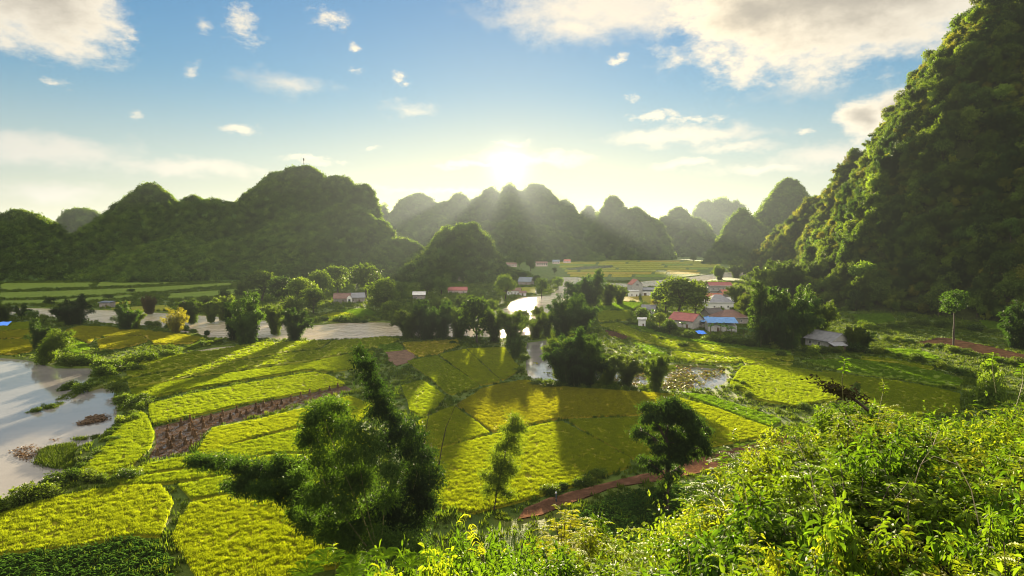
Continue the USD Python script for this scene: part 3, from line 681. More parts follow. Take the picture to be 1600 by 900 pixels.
tag(usdkit.mesh(stage, unique('/World', 'karst_hill'), RH, M['near_slope'], smooth=True).GetPrim(), 'steep forested mountainside filling the right edge', 'hill', kind='structure')

for px_, pb_, w_, h_, lab_ in ((668, 441, 15, 9, 'pale grey rock face at the left foot of the knoll'), (722, 442, 11, 8, 'smaller grey rock face at the middle foot of the knoll')):
    p_ = P(px_, pb_); q_ = p_ * [.99, .99, 1]; RR = np.random.default_rng(px_)
    rk = trimesh.creation.box([w_, 5, h_]); rk = rk.subdivide().subdivide().subdivide(); vv_ = rk.vertices
    vv_ = vv_ * np.c_[1 - .35 * (vv_[:, 2] / h_ + .5), 1 - .3 * (vv_[:, 2] / h_ + .5), np.ones(len(vv_))] + (meshkit.fbm(vv_ / 3.0, 4, px_)[:, None] - .5) * [2.2, 3.5, 1.5]
    solo('rock_face', (vv_ + q_ + [0, 0, h_ * .4], rk.faces), M['rock'], lab_, 'rock')

# ------------------------------------------------------------------ trees
def limb(a, b, r0, r1, R, n=5, sag=.06):
    a, b = np.array(a, float), np.array(b, float); t = np.linspace(0, 1, n)[:, None]
    L = np.linalg.norm(b - a)
    p = a + (b - a) * t + np.sin(t * np.pi) * R.normal(size=3) * L * sag
    return tube(p, np.linspace(r0, r1, n), 6)


def tree_parts(seed, H, clumps, n, L, W, leaf, trunk_r=.22, fork=.35):
    R = np.random.default_rng(seed)
    top = np.array([R.normal() * .25, R.normal() * .25, H * fork])
    tr = [tube(np.array([[0, 0, -.5], [.03, 0, H * fork * .5], top]), [trunk_r * 1.25, trunk_r, trunk_r * .8], 8)]
    for c, r in clumps: tr.append(limb(top, np.array(c) - [0, 0, np.min(r) * .3], trunk_r * .55, trunk_r * .15, R))
    return [('trunk', cat_mesh(tr), M['bark'], True), ('crown', crown(R, clumps, n, L, W), M[leaf], False)]


def round_tree(seed, H, wid, n, leaf, L=.75, W=.5, k=11, low=.14):
    R = np.random.default_rng(seed)
    cl = []
    for _ in range(k):
        u = sphere_dirs(R, 1)[0]; u[2] = abs(u[2]) * R.choice([1, 1, -.8])
        zc = low * H + (1 - low) * H * .5
        cl.append(((u[0] * wid * .30, u[1] * wid * .30, zc + u[2] * (1 - low) * H * .34), (wid * R.uniform(.16, .25), wid * R.uniform(.16, .25), wid * R.uniform(.12, .19))))
    return tree_parts(seed, H, cl, n, L, W, leaf)


TREES = [proto(f'round_tree_{i}', round_tree(200 + i, 9.5, 8.5, 1500, lf, k=kk)) for i, (lf, kk) in enumerate((('broad', 10), ('broad', 13), ('hill_leaf', 9), ('broad', 16), ('hill_leaf', 12), ('broad', 8)))]
LTREES = [proto(f'pale_tree_{i}', round_tree(230 + i, 9.5, 8.5, 2200, 'broad_light', k=14)) for i in range(2)]
GTREES = [proto('yellow_tree', round_tree(240, 7, 7, 1500, 'bamboo_gold', L=.6, W=.4, k=9))]


def bamboo_parts(seed, H=14.0, n_culm=26, nleaf=3200, leaf='bamboo', spread=.32, base=.9, L=.85, W=.2, t0=.22, lean=(0, 0), arch=.10):
    R = np.random.default_rng(seed)
    cl, P_, D_, N_ = [], [], [], []
    per = nleaf // n_culm
    for i in range(n_culm):
        a = R.uniform(0, 2 * np.pi); rb = base * math.sqrt(R.random()); q = R.random() ** .8; h = H * R.uniform(.72, 1.06) * (1 - .38 * q); sp = spread * H * (.12 + q)
        o = np.array([math.cos(a), math.sin(a), 0.])
        t = np.linspace(0, 1, 8)[:, None]
        c = o * rb + o * sp * t ** 1.9 + np.array([lean[0], lean[1], 0]) * H * t ** 1.6 + np.array([0, 0, 1.]) * h * (1 + arch) * (t - arch * t ** 4 * R.uniform(.8, 1.9))
        cl.append(tube(c, np.linspace(.055, .012, 8) * H / 12, 4))
        tt = t0 + (1 - t0) * R.random(per) ** .85
        k = np.clip((tt * 7).astype(int), 0, 6); fr = (tt * 7 - k)[:, None]
        pos = c[k] * (1 - fr) + c[k + 1] * fr
        rr = H * (.024 + .052 * np.sin(np.pi * np.clip((tt - t0) / (1 - t0) * .8 + .15, 0, 1)))[:, None]
        u = sphere_dirs(R, per)
        P_.append(pos + u * rr * R.random((per, 1)) ** .6 + [0, 0, -.02 * H]); D_.append(u * .6 + o * .35 + np.array([0, 0, -.55]) + R.normal(size=(per, 3)) * .35); N_.append(u * .4 + np.array([0, 0, .8]) + R.normal(size=(per, 3)) * .5)
    P_, D_, N_ = np.vstack(P_), np.vstack(D_), np.vstack(N_)
    P_[:, 2] = np.maximum(P_[:, 2], .15)
    lv = leaves(P_, D_, N_, L * R.uniform(.6, 1.3, len(P_)), W * R.uniform(.7, 1.3, len(P_)), curl=.2)
    return [('culms', cat_mesh(cl), M['culm'], True), ('foliage', lv, M[leaf], False)]


BAM = [proto(f'bamboo_{i}', bamboo_parts(300 + i, leaf=lf, spread=sp, base=ba, n_culm=nc, nleaf=7000, L=.8, W=.21, t0=.06, arch=.26)) for i, (lf, sp, ba, nc) in enumerate((('bamboo', .32, 1.5, 20), ('bamboo_dark', .28, 1.9, 24), ('bamboo', .42, 1.2, 16), ('bamboo_dark', .36, 1.5, 20)))]
BAMG = proto('bamboo_yellow', bamboo_parts(310, leaf='bamboo_gold', spread=.3, nleaf=3600, L=.8, W=.24))
BAMB = proto('bamboo_brown', bamboo_parts(311, leaf='bamboo_brown', spread=.16, base=1.6, nleaf=4200, t0=.1, L=.8, W=.22))
BAML = proto('bamboo_leaning', bamboo_parts(312, leaf='bamboo', spread=.14, base=1.2, nleaf=5200, lean=(.42, -.02), arch=.3, t0=.08, L=.8, W=.22))


def stand(pr, name, label, cat, px, pb, pt, h0, R, wide=1.0, group=None, z=0.0, tilt=None):
    """A plant whose foot and top stand at these rows of the photograph; h0 is the prototype's height."""
    p = P(px, pb, z); top = AT(px, pt, p[1])[2] - z
    s = top / h0
    return copy(pr, name, label, cat, (p[0], p[1], z - .05), R.uniform(0, 360) if tilt is None else 0, (s * wide, s * wide, s), group, tilt=tilt)


TR = np.random.default_rng(9)
BAMBOO = [  # kind, px, foot, top, width, label
    (1, 388, 537, 454, 1.0, 'tall dark bamboo clump at the river bend, left of its smaller neighbour'), (1, 366, 532, 470, .9, 'shorter bamboo tucked behind the tall dark clump at the river bend'), (3, 461, 532, 470, 1.0, 'squat bamboo clump on the bank just left of the open river'),
    (0, 432, 522, 462, .9, 'bamboo between the two clumps at the river bend'), (1, 118, 508, 458, 1.35, 'broad dark bamboo on the far bank of the left river'), (0, 96, 503, 470, .9, 'small bamboo left of the broad one on the far left bank'),
    (0, 8, 503, 466, 1.1, 'bamboo cut by the left frame edge beyond the river'), (3, 34, 497, 470, 1.0, 'low bamboo next to the left frame edge'), (1, 196, 517, 468, 1.0, 'dark two-headed bamboo on the gold fields'), (0, 212, 514, 474, .8, 'lighter bamboo touching the two-headed dark one'),
    (2, 300, 505, 458, 1.1, 'airy bamboo behind the yellow-tipped clump'), (2, 330, 503, 462, 1.0, 'airy bamboo left of the tall dark clump'), (0, 350, 500, 450, .9, 'slim yellowish bamboo behind the river bend'),
    (0, 640, 529, 470, 1.15, 'leftmost bamboo of the dense row on the river bank'), (1, 664, 530, 466, 1.1, 'second bamboo of the dense river bank row'), (1, 692, 529, 468, 1.0, 'third bamboo of the river bank row, with stems over bright water'), (0, 716, 528, 466, 1.0, 'fourth bamboo of the river bank row, above shining water'),
    (0, 776, 534, 466, 1.0, 'bamboo right of the round tree in the river row'), (2, 800, 540, 472, 1.0, 'bamboo drooping over the water at the pond inlet'), (0, 690, 505, 452, 1.2, 'bamboo on the far river bank behind the dense row'), (0, 728, 503, 448, 1.1, 'taller bamboo on the far river bank'), (2, 758, 505, 456, 1.1, 'bamboo on the far bank left of the white house'),
    (2, 655, 505, 458, 1.0, 'bamboo on the far bank below the small farm roof'), (3, 805, 560, 514, .8, 'leaning bush bamboo at the pond corner of the yellow paddies'), (1, 878, 524, 458, 1.2, 'large dark bamboo above the pond inlet'), (1, 905, 520, 456, 1.1, 'large dark bamboo right of the pond inlet'), (0, 856, 524, 476, .9, 'lower bamboo left of the large pair above the pond'),
    (1, 926, 478, 418, 1.15, 'tall dark bamboo beside the far river bend'), (3, 905, 482, 424, 1.0, 'tall bamboo nearest the far river bend'), (0, 948, 479, 432, 1.0, 'bamboo left of the grey tower house'), (0, 968, 477, 438, .8, 'slim bamboo just left of the grey tower house'),
    (1, 892, 601, 508, 1.05, 'biggest dark bamboo in front of the lotus pond'), (1, 918, 602, 518, .95, 'dark bamboo right beside the biggest pond clump'), (0, 874, 590, 508, .75, 'feathery bamboo behind the left of the biggest pond clump'), (0, 976, 602, 543, 1.25, 'middle bamboo at the lotus pond'), (0, 1022, 606, 538, .95, 'tree-like bamboo right of the middle one at the lotus pond'),
    (0, 946, 602, 540, 1.1, 'bamboo filling the gap left of the middle pond clump'), (1, 905, 603, 530, 1.3, 'low bamboo skirt between the two biggest pond clumps'),
    (1, 1196, 543, 436, .95, 'tallest dark bamboo right of the village'), (3, 1228, 546, 432, .95, 'dark bamboo right of the tallest one by the barn'), (1, 1250, 538, 440, .8, 'dark bamboo directly behind the grey barn'), (0, 1172, 505, 445, .9, 'light bamboo behind the blue roofs'), (0, 1278, 530, 452, .9, 'bamboo towering over the grey barn'),
    (0, 836, 530, 482, .9, 'bamboo at the water edge left of the pond inlet'), (2, 815, 514, 474, 1.0, 'bamboo on the river bank above the pond inlet'), (0, 842, 504, 470, .8, 'bamboo between river bend and pond inlet'),
    (2, 1152, 482, 436, .9, 'bamboo behind the brick houses'), (0, 1215, 470, 388, 1.0, 'dark feathery bamboo at the foot of the mountainside'), (0, 1245, 470, 396, 1.0, 'second feathery bamboo at the foot of the mountainside'), (2, 1190, 470, 404, .9, 'third feathery bamboo left of the mountainside foot'),
    (0, 1333, 548, 500, .8, 'small dark bamboo right of the grey barn'), (3, 1350, 547, 505, .8, 'smallest dark bamboo right of the grey barn'), (1, 1590, 545, 468, 1.1, 'dark bamboo at the right frame edge under the forest'), (0, 1125, 437, 410, 1.2, 'bamboo beyond the two-storey house at the river'), (0, 1150, 434, 408, 1.2, 'bamboo on the far river bank near the mountain foot'),
]
for k, px, pb, pt, w, lab in BAMBOO: stand(BAM[k], 'bamboo_clump', lab, 'bamboo', px, pb, pt, 12.9, TR, w)
stand(BAMG, 'bamboo_clump', 'yellow-tipped bamboo clump on the gold fields', 'bamboo', 276, 523, 476, 12.9, TR, 1.2)
stand(BAMB, 'bamboo_clump', 'brown dried bamboo shaped like a broom beyond the left river', 'bamboo', 233, 491, 456, 12.9, TR, 1.15)
stand(BAML, 'bamboo_clump', 'leaning lakeside bamboo with bright arching tops', 'bamboo', 66, 566, 512, 10.5, TR, 1.1, tilt=4)
stand(BAM[1], 'bamboo_clump', 'short dark bamboo head behind the leaning lakeside clump', 'bamboo', 60, 545, 495, 12.9, TR, .8)

ROUND = [  # list, px, foot, top, width, label
    (TREES, 410, 472, 424, 1.3, 'dark tree left of the grey farmhouse grove'), (TREES, 440, 478, 432, 1.1, 'dark tree in the middle of the farmhouse grove'), (TREES, 472, 482, 434, 1.2, 'dark tree nearest the grey farmhouse on its left'), (TREES, 500, 470, 422, 1.0, 'dark tree behind the grey farmhouse, left'), (TREES, 528, 462, 416, 1.1, 'tall dark tree behind the grey farmhouse'),
    (TREES, 572, 466, 412, 1.1, 'tall dark tree right behind the grey farmhouse'), (TREES, 490, 492, 450, 1.1, 'dark bushy tree below the farmhouse grove'), (LTREES, 600, 492, 436, 1.15, 'light green broad tree right of the grey farmhouse'), (LTREES, 612, 505, 470, 1.1, 'low light green tree on the bank under the broad one'), (TREES, 628, 470, 440, 1.0, 'tree behind the light green broad tree'),
    (TREES, 385, 470, 440, 1.2, 'low dark tree at the left end of the farmhouse grove'), (TREES, 460, 500, 462, 1.2, 'dark tree at the lower edge of the farmhouse grove'), (TREES, 745, 538, 465, .85, 'round tree with a visible trunk in the river row'), (TREES, 690, 460, 432, 1.2, 'pale hazy tree at the foot of the knoll'), (LTREES, 790, 470, 430, .9, 'sunlit yellow-green tree left of the white house'), (TREES, 668, 462, 436, 1.0, 'tree between farm roof and knoll'),
    (TREES, 846, 466, 434, .8, 'brownish tree right of the bright paddy by the white house'), (TREES, 872, 452, 432, 1.0, 'dark round tree at the far river mouth'), (LTREES, 812, 417, 402, 1.0, 'far tree beside the hazy village houses'), (TREES, 829, 424, 403, .9, 'far brownish tree in front of the hazy village'), (LTREES, 797, 430, 417, 1.0, 'far bush below the hazy village'), (TREES, 866, 428, 418, 1.0, 'small tree on the far plain'), (TREES, 815, 442, 425, 1.3, 'tree behind the slate-roofed cottage'), (TREES, 838, 446, 430, 1.0, 'tree right of the slate-roofed cottage'),
    (TREES, 1060, 496, 434, 1.35, 'huge dark round tree left of the village roofs'), (TREES, 1040, 490, 444, 1.1, 'dark tree at the left of the huge round one'), (TREES, 1086, 494, 442, 1.0, 'dark tree between the huge round one and the grey roof'), (GTREES, 1024, 484, 462, 1.0, 'tree with bright yellow blossoms beside the huge dark tree'), (TREES, 1003, 506, 480, 1.2, 'small tree beside the little white hut'), (TREES, 1046, 522, 498, 1.0, 'clipped round tree in front of the red-roofed house'), (TREES, 1030, 512, 488, 1.1, 'garden tree behind the red-roofed house'),
    (TREES, 1125, 460, 448, 1.3, 'low tree among the brick roofs'), (LTREES, 1150, 468, 448, 1.1, 'garden tree right of the brick roofs'), (TREES, 1122, 438, 414, .8, 'round tree at the river in front of the plain'), (TREES, 1083, 410, 398, 1.1, 'round dark tree on the far plain'), (TREES, 1110, 414, 400, 1.4, 'largest dark tree on the far plain'), (TREES, 1068, 404, 396, 1.2, 'far tree row at the foot of the hazy hill'), (TREES, 1052, 404, 397, 1.2, 'leftmost far tree at the foot of the hazy hill'), (TREES, 1150, 424, 402, 1.2, 'tree at the valley mouth under the pointed hill'), (TREES, 935, 406, 399, 1.6, 'far bush at the foot of the twin tower hill'),
    (TREES, 1540, 668, 575, .55, 'dark upright tree just beyond the near bushes on the right'), (TREES, 1605, 690, 610, .7, 'dark tree at the right edge beyond the near bushes'), (LTREES, 1545, 625, 566, .6, 'pale feathery tree behind the dark upright one on the right'),
    (LTREES, 350, 480, 452, .9, 'yellowish tree at the left of the farmhouse grove'), (LTREES, 320, 478, 462, 1.3, 'low tree beyond the left river behind the airy bamboo'), (TREES, 80, 478, 464, 1.6, 'low dark tree below the left terraces'), (TREES, 50, 500, 484, 1.4, 'hedge tree at the left river bank'), (TREES, 170, 468, 460, 2.0, 'scrub on the left terraces, nearer one'), (TREES, 205, 458, 451, 2.2, 'scrub on the left terraces, farther one'),
]
for lst, px, pb, pt, w, lab in ROUND: stand(lst[TR.integers(len(lst))], 'tree', lab, 'tree', px, pb, pt, 9.3, TR, w)

# the tall thin tree on the right terraces
tp = tree_parts(260, 12, [((-2.4, 0, 9.6), (2.0, 1.6, 1.0)), ((1.8, .5, 10.4), (2.2, 1.6, 1.1)), ((0, -.4, 11.2), (2.0, 1.6, .9)), ((-.8, .6, 8.4), (1.5, 1.2, .7)), ((3.2, 0, 8.9), (1.4, 1.2, .7))], 1500, .5, .3, 'bamboo_dark', .14, .62)
stand(proto('thin_tree', tp), 'tree', 'thin-stemmed flat-topped tree alone on the right terraces', 'tree', 1489, 546, 456, 11.8, TR, 1.2)

# forest on the right mountainside: single trees where they show largest, the rest as one mass
m = RH; c = m.triangles_center; n = m.face_normals * np.sign(m.face_normals[:, 2:3])
lk = unit(np.array([0, 0, CAMZ]) - c); px = 800 + FPX * c[:, 0] / c[:, 1]
w = m.area_faces * ((n * lk).sum(1) > -.3) * (px < 1720) * (c[:, 2] > 1.0)
R = np.random.default_rng(31)
NF = int(w.sum() / 17)
pk = R.choice(len(c), NF, p=w / w.sum()); b = R.random((NF, 2)); fl = b.sum(1) > 1; b[fl] = 1 - b[fl]
t = m.triangles[pk]; pos = t[:, 0] + (t[:, 1] - t[:, 0]) * b[:, :1] + (t[:, 2] - t[:, 0]) * b[:, 1:]
d2 = np.linalg.norm(pos - [0, 0, CAMZ], axis=1); sc = R.uniform(.55, 1.0, NF) * (1 + .7 * (R.random(NF) < .22)); rot = R.uniform(0, 6.28, NF)
vis = (800 + FPX * pos[:, 0] / pos[:, 1]) < 1590
size = np.where(vis, sc / d2, 0)
order = np.argsort(-size); mine = order[:250]; rest = order[250:]
FT = [round_tree(500 + i, 9.5, 8.8, 1500, ('forest', 'broad', 'broad_light', 'forest', 'hill_gold')[i], L=.75, W=.45, k=9 + i, low=.3) for i in range(5)] + [bamboo_parts(520 + i, H=12, n_culm=12, nleaf=1100, leaf=('bamboo', 'forest')[i], L=1.1, W=.4, spread=.42, base=1.4, arch=.3, t0=.3) for i in range(2)]
for i in mine:
    copy((TREES + LTREES + BAM)[R.integers(12)], 'hillside_tree', 'leafy tree crowding the lower slope of the steep mountainside on the right', 'tree', pos[i] - [0, 0, 1.2], math.degrees(rot[i]), (sc[i] * R.uniform(.9, 1.15), sc[i] * R.uniform(.9, 1.15), sc[i] * R.uniform(.9, 1.4)), 'trees on the right mountainside')
o = scatter('/World/hillside_forest', [(f'crown_{i}', FT[i][1][1], FT[i][1][2]) for i in range(7)], pos[rest] - [0, 0, 1.5], rot[rest], np.c_[sc[rest], sc[rest], sc[rest] * R.uniform(.75, 1.3, len(rest))], R.choice(7, len(rest), p=[.24, .22, .14, .10, .10, .11, .09]))
tag(o, 'dense forest covering the upper mountainside on the right', 'forest', kind='stuff')

# ------------------------------------------------------------------ large single trees of the middle ground
def clumps_at(lst, Y, R, dy=1.5, flat=.8, ragged=True):
    """Leaf clumps from (px, py, radius in photograph pixels), spread in depth about Y."""
    out = []
    for px, py, r in lst:
        y = Y + R.normal() * dy; k = r / FPX * y
        c = AT(px, py, y)
        if not ragged: out.append((c, (k, k, k * flat))); continue
        for _ in range(8):
            q = k * R.uniform(.38, .8); out.append((c + sphere_dirs(R, 1)[0] * k * R.uniform(.2, .85) * [1, 1, flat], (q, q, q * R.uniform(.7, 1.0))))
    return out


R = np.random.default_rng(41)
Y0 = P(1043, 803)[1]
cl = clumps_at([(1053, 630, 15), (1036, 634, 14), (1070, 640, 15), (1012, 636, 11), (1082, 655, 13), (1009, 655, 10), (1000, 674, 12), (1018, 684, 9), (1046, 690, 15), (1030, 700, 12), (1068, 690, 15), (1088, 676, 14), (1102, 672, 10), (1098, 694, 12), (1106, 707, 8), (1085, 706, 10), (1060, 712, 12), (1040, 716, 11), (1014, 722, 11), (1003, 716, 7), (1026, 732, 9),
                (1058, 735, 9), (1048, 745, 8), (1036, 757, 7), (1062, 655, 12), (1045, 655, 11), (1030, 665, 10), (1050, 674, 12), (1064, 676, 12), (1078, 666, 11), (1026, 650, 10), (1090, 660, 11), (1078, 692, 11), (1052, 706, 12), (1032, 713, 10), (1070, 704, 12), (1095, 684, 10)], Y0, R, 1.6, 1.0)
t = thing('solitary_tree', 'dark spreading tree standing alone beside the red dirt track', 'tree', kind=None)
A = lambda x, y, dy=0.0: AT(x, y, Y0 + dy)
tk = [tube([A(1043, 812), A(1041, 780), A(1043, 745), A(1043, 715), A(1042, 690), A(1041, 672)], [.42, .36, .34, .31, .27, .22], 9)]
for pts, r in (([(1042, 690), (1030, 668), (1018, 650), (1012, 638)], .24), ([(1030, 668), (1040, 650), (1052, 630)], .16), ([(1041, 672), (1052, 655), (1066, 640)], .18), ([(1044, 712), (1060, 690), (1082, 672), (1100, 668)], .18), ([(1044, 720), (1070, 705), (1090, 700), (1105, 706)], .14), ([(1042, 700), (1022, 684), (1004, 674)], .14),
               ([(1043, 745), (1030, 735), (1014, 722)], .12), ([(1043, 740), (1055, 734), (1062, 728)], .10), ([(1052, 655), (1058, 640), (1054, 626)], .10)):
    q = np.array([A(x, y, R.normal() * .6 * (i > 0)) for i, (x, y) in enumerate(pts)]); tk.append(tube(q, np.linspace(r, r * .35, len(q)), 6))
allv = cat_mesh(tk).vertices
for c_, r_ in cl[::2]:                               # twigs out to the leaf sprays
    q = allv[np.argmin(np.linalg.norm(allv - c_, axis=1))]; tk.append(limb(q, c_, .06, .015, R, 4, .1))
part(t, 'trunk', cat_mesh(tk), M['bark'], True)
part(t, 'crown', crown(R, cl, 24000, .50, .17, droop=.8, shell=1.0, jit=.36), M['bamboo_dark'])
part(t, 'trunk_creeper', crown(R, clumps_at([(1040, 770, 5), (1045, 755, 5), (1038, 785, 4), (1030, 772, 6), (1044, 728, 6)], Y0, R, .2, 1.3), 700, .35, .18), M['bamboo_dark'])

# the tall bamboo with its leaning neighbour
YB = 73.0
B_ = lambda x, y, dy=0.0: AT(x, y, YB + dy)
R = np.random.default_rng(43)
up = [(560, 546, 9), (568, 553, 13), (562, 566, 14), (578, 572, 15), (574, 588, 17), (590, 600, 17), (580, 612, 18), (600, 622, 20), (592, 640, 20), (612, 652, 22), (626, 672, 26), (610, 690, 26), (642, 696, 28), (660, 716, 26), (640, 735, 34), (672, 745, 22), (655, 770, 30), (668, 790, 24), (625, 770, 34), (650, 812, 30), (610, 820, 42), (590, 790, 36)]
mid = [(502, 640, 28), (524, 634, 22), (484, 652, 20), (490, 674, 26), (520, 668, 34), (548, 668, 22), (474, 690, 16), (545, 705, 36), (580, 705, 30), (500, 712, 32), (606, 730, 28), (560, 745, 38), (520, 745, 32), (610, 770, 26), (540, 780, 36), (498, 775, 28), (470, 740, 20), (570, 820, 42), (525, 825, 38), (480, 815, 24), (545, 860, 32), (610, 850, 36), (650, 850, 26)]
left = [(302, 719, 12), (318, 716, 15), (335, 722, 16), (350, 716, 14), (368, 724, 19), (385, 738, 19), (402, 730, 19), (420, 742, 23), (440, 730, 24), (455, 752, 24), (470, 735, 24), (372, 752, 15), (355, 757, 9), (392, 765, 12), (410, 775, 9), (440, 775, 19), (478, 775, 27), (468, 800, 19), (495, 800, 27), (485, 825, 16), (430, 718, 14), (510, 835, 22)]
stems_up = [[(598, 870), (596, 760), (588, 660), (568, 556)], [(604, 870), (612, 770), (606, 690), (590, 625)], [(610, 872), (640, 790), (652, 740), (640, 700)], [(600, 872), (600, 800), (584, 700), (576, 620)], [(612, 872), (655, 800), (672, 760), (668, 700)]]
stems_mid = [[(590, 870), (560, 790), (530, 720), (505, 650)], [(592, 872), (575, 800), (560, 720), (545, 670)], [(588, 874), (540, 810), (510, 760), (480, 690)], [(594, 872), (600, 800), (610, 750), (600, 715)]]
stems_left = [[(585, 872), (530, 800), (450, 745), (380, 728), (302, 719)], [(583, 874), (520, 810), (460, 770), (400, 760), (352, 760)], [(582, 876), (530, 830), (490, 805), (465, 800)]]
for nm, lab, cls, stems, leaf, n in (('bamboo_clump', 'tallest foreground bamboo, a dark upright plume left of the middle', up, stems_up, 'bamboo_dark', 26000), ('bamboo_clump', 'lighter bushy bamboo in front of the tallest foreground plume', mid, stems_mid, 'bamboo_mid', 34000), ('bamboo_clump', 'foreground bamboo arching far left over the yellow paddies', left, stems_left, 'bamboo_dark', 30000)):
    t = thing(nm, lab, 'bamboo')
    if cls is left:                                  # foliage all along the arching boughs
        for s_ in stems:
            q_ = np.array(s_, float); ln = LineString(q_)
            cls = cls + [(*ln.interpolate(f_, normalized=True).coords[0], R.uniform(10, 17)) for f_ in np.linspace(.25, 1, 20)]
    dy = {'lighter': -6.0}.get(lab.split()[0], 0)
    part(t, 'culms', cat_mesh([tube([AT(x, y, YB + dy + R.normal() * .4) for x, y in s], np.linspace(.09, .03, len(s)), 5) for s in stems]), M['culm'], True)
    part(t, 'foliage', crown(R, clumps_at(cls, YB + dy, R, 1.6, .85), n, .52, .14, droop=.45, shell=.9, up=.8, jit=.26), M[leaf])

# slender young tree, and the bare curved culms
YS = P(775, 800)[1]
R = np.random.default_rng(44)
t = thing('slender_tree', 'slender feathery young tree in front of the yellow paddies', 'tree')
cl = clumps_at([(803, 656, 13), (812, 668, 13), (795, 668, 12), (800, 684, 17), (786, 696, 14), (806, 702, 13), (780, 712, 14), (793, 722, 16), (776, 730, 14), (790, 742, 16), (770, 748, 14), (780, 762, 16), (764, 766, 12), (800, 735, 9), (757, 740, 8), (790, 770, 12)], YS, R, .7)
part(t, 'trunk', tube([AT(770, 812, YS), AT(776, 770, YS), AT(788, 715, YS + .3), AT(803, 650, YS)], [.13, .11, .08, .03], 6), M['bark'], True)
part(t, 'crown', crown(R, cl, 12000, .40, .13, droop=.6, shell=1.0, jit=.4), M['bamboo'])
for pts, lab in (([(685, 735), (690, 700), (697, 668), (710, 637), (722, 626)], 'bare curved bamboo culm rising right of the tall dark plume'), ([(662, 700), (666, 670), (671, 640)], 'short bare bamboo culm beside the tall dark plume')):
    t = thing('bare_culm', lab, 'bamboo culm')
    q = [AT(x, y, 76) for x, y in pts]
    part(t, 'stem', tube(q, np.linspace(.085, .02, len(q)), 6), M['bark'], True)
    part(t, 'twigs', cat_mesh([tube([q[-2], q[-2] + np.array([s * .5, .1, .5])], [.02, .008], 4) for s in (-1, 1)]), M['bark'])

# ------------------------------------------------------------------ near slope and its bushes
def slope(x, y):
    x = np.asarray(x, float); y = np.asarray(y, float)
    xc = np.clip(x, -12, 16); k = np.clip(.44 - .034 * x, .03, .8)
    return 31.0 + .13 * xc - k * (y - 9) - .065 * np.maximum(0, y - 20) ** 2 + .5 * (fb(x, y, 4, 70) - .5)


gx, gy = np.meshgrid(np.arange(-60, 60, 1.0), np.arange(-12, 52, 1.0)); zz = np.maximum(slope(gx, gy), -3)
ny, nx = gx.shape; ii = (np.arange(ny - 1)[:, None] * nx + np.arange(nx - 1)[None]).ravel(); qq = np.c_[ii, ii + 1, ii + nx + 1, ii + nx]
qq = qq[zz.ravel()[qq].max(1) > -2.9]
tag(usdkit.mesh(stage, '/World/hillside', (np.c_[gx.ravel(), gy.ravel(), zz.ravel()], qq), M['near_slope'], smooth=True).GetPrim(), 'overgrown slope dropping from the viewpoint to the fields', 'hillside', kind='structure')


def bush(seed, leaf, n, L, W, H=3.0, rad=1.5, compound=False, sprigs=20):
    """A bush of the near slope: stems, and leaves set along arching twigs."""
    R = np.random.default_rng(seed)
    st, P_, D_, N_ = [], [], [], []
    for i in range(sprigs):
        a = R.uniform(0, 2 * np.pi); q = math.sqrt(R.random()); r = rad * q; h = H * (1 - .5 * q ** 2) * R.uniform(.75, 1.08)
        o = np.array([math.cos(a), math.sin(a), 0]); tt = np.linspace(0, 1, 6)[:, None]
        c = o * (.15 + r * tt ** 1.4) + np.array([0, 0, 1.]) * h * (tt - .12 * tt ** 4) + R.normal(size=3) * .1 * tt
        st.append(tube(c, np.linspace(.022, .006, 6), 4))
        m_ = n // sprigs
        if compound:                                    # pairs of leaflets on fronds that leave the twig
            nf = max(4, m_ // 14)
            tf = R.uniform(.35, 1, nf); k = np.clip((tf * 5).astype(int), 0, 4); fr = (tf * 5 - k)[:, None]
            b = c[k] * (1 - fr) + c[k + 1] * fr
            fd = unit(np.c_[R.normal(size=(nf, 2)), R.uniform(-.1, .7, nf)] + o * .4)
            fl = R.uniform(.35, .65, nf)[:, None]
            for j in range(7):
                s = (j + 1) / 7
                base = b + fd * fl * s + np.array([0, 0, -1.]) * fl * s ** 2 * .35
                side = unit(np.cross(fd, [0, 0, 1.]))
                for g in (-1, 1):
                    P_.append(base); D_.append(side * g + fd * .55 + np.array([0, 0, -.15])); N_.append(np.tile([0, 0, 1.], (nf, 1)) + R.normal(size=(nf, 3)) * .25)
        else:
            t2 = R.uniform(.45, 1, m_); k = np.clip((t2 * 5).astype(int), 0, 4); fr = (t2 * 5 - k)[:, None]
            u = sphere_dirs(R, m_)
            P_.append(c[k] * (1 - fr) + c[k + 1] * fr + u * .22 * R.random((m_, 1))); D_.append(u * .8 + o * .3 + np.array([0, 0, -.3])); N_.append(np.array([0, 0, .8]) + u * .35 + R.normal(size=(m_, 3)) * .4)
    P_, D_, N_ = np.vstack(P_), np.vstack(D_), np.vstack(N_)
    lv = leaves(P_, D_, N_, L * R.uniform(.6, 1.25, len(P_)), W * R.uniform(.7, 1.2, len(P_)), fine=True, curl=.18, fold=.12)
    return [('stems', cat_mesh(st), M['bark'], True), ('foliage', lv, M[leaf], False)]


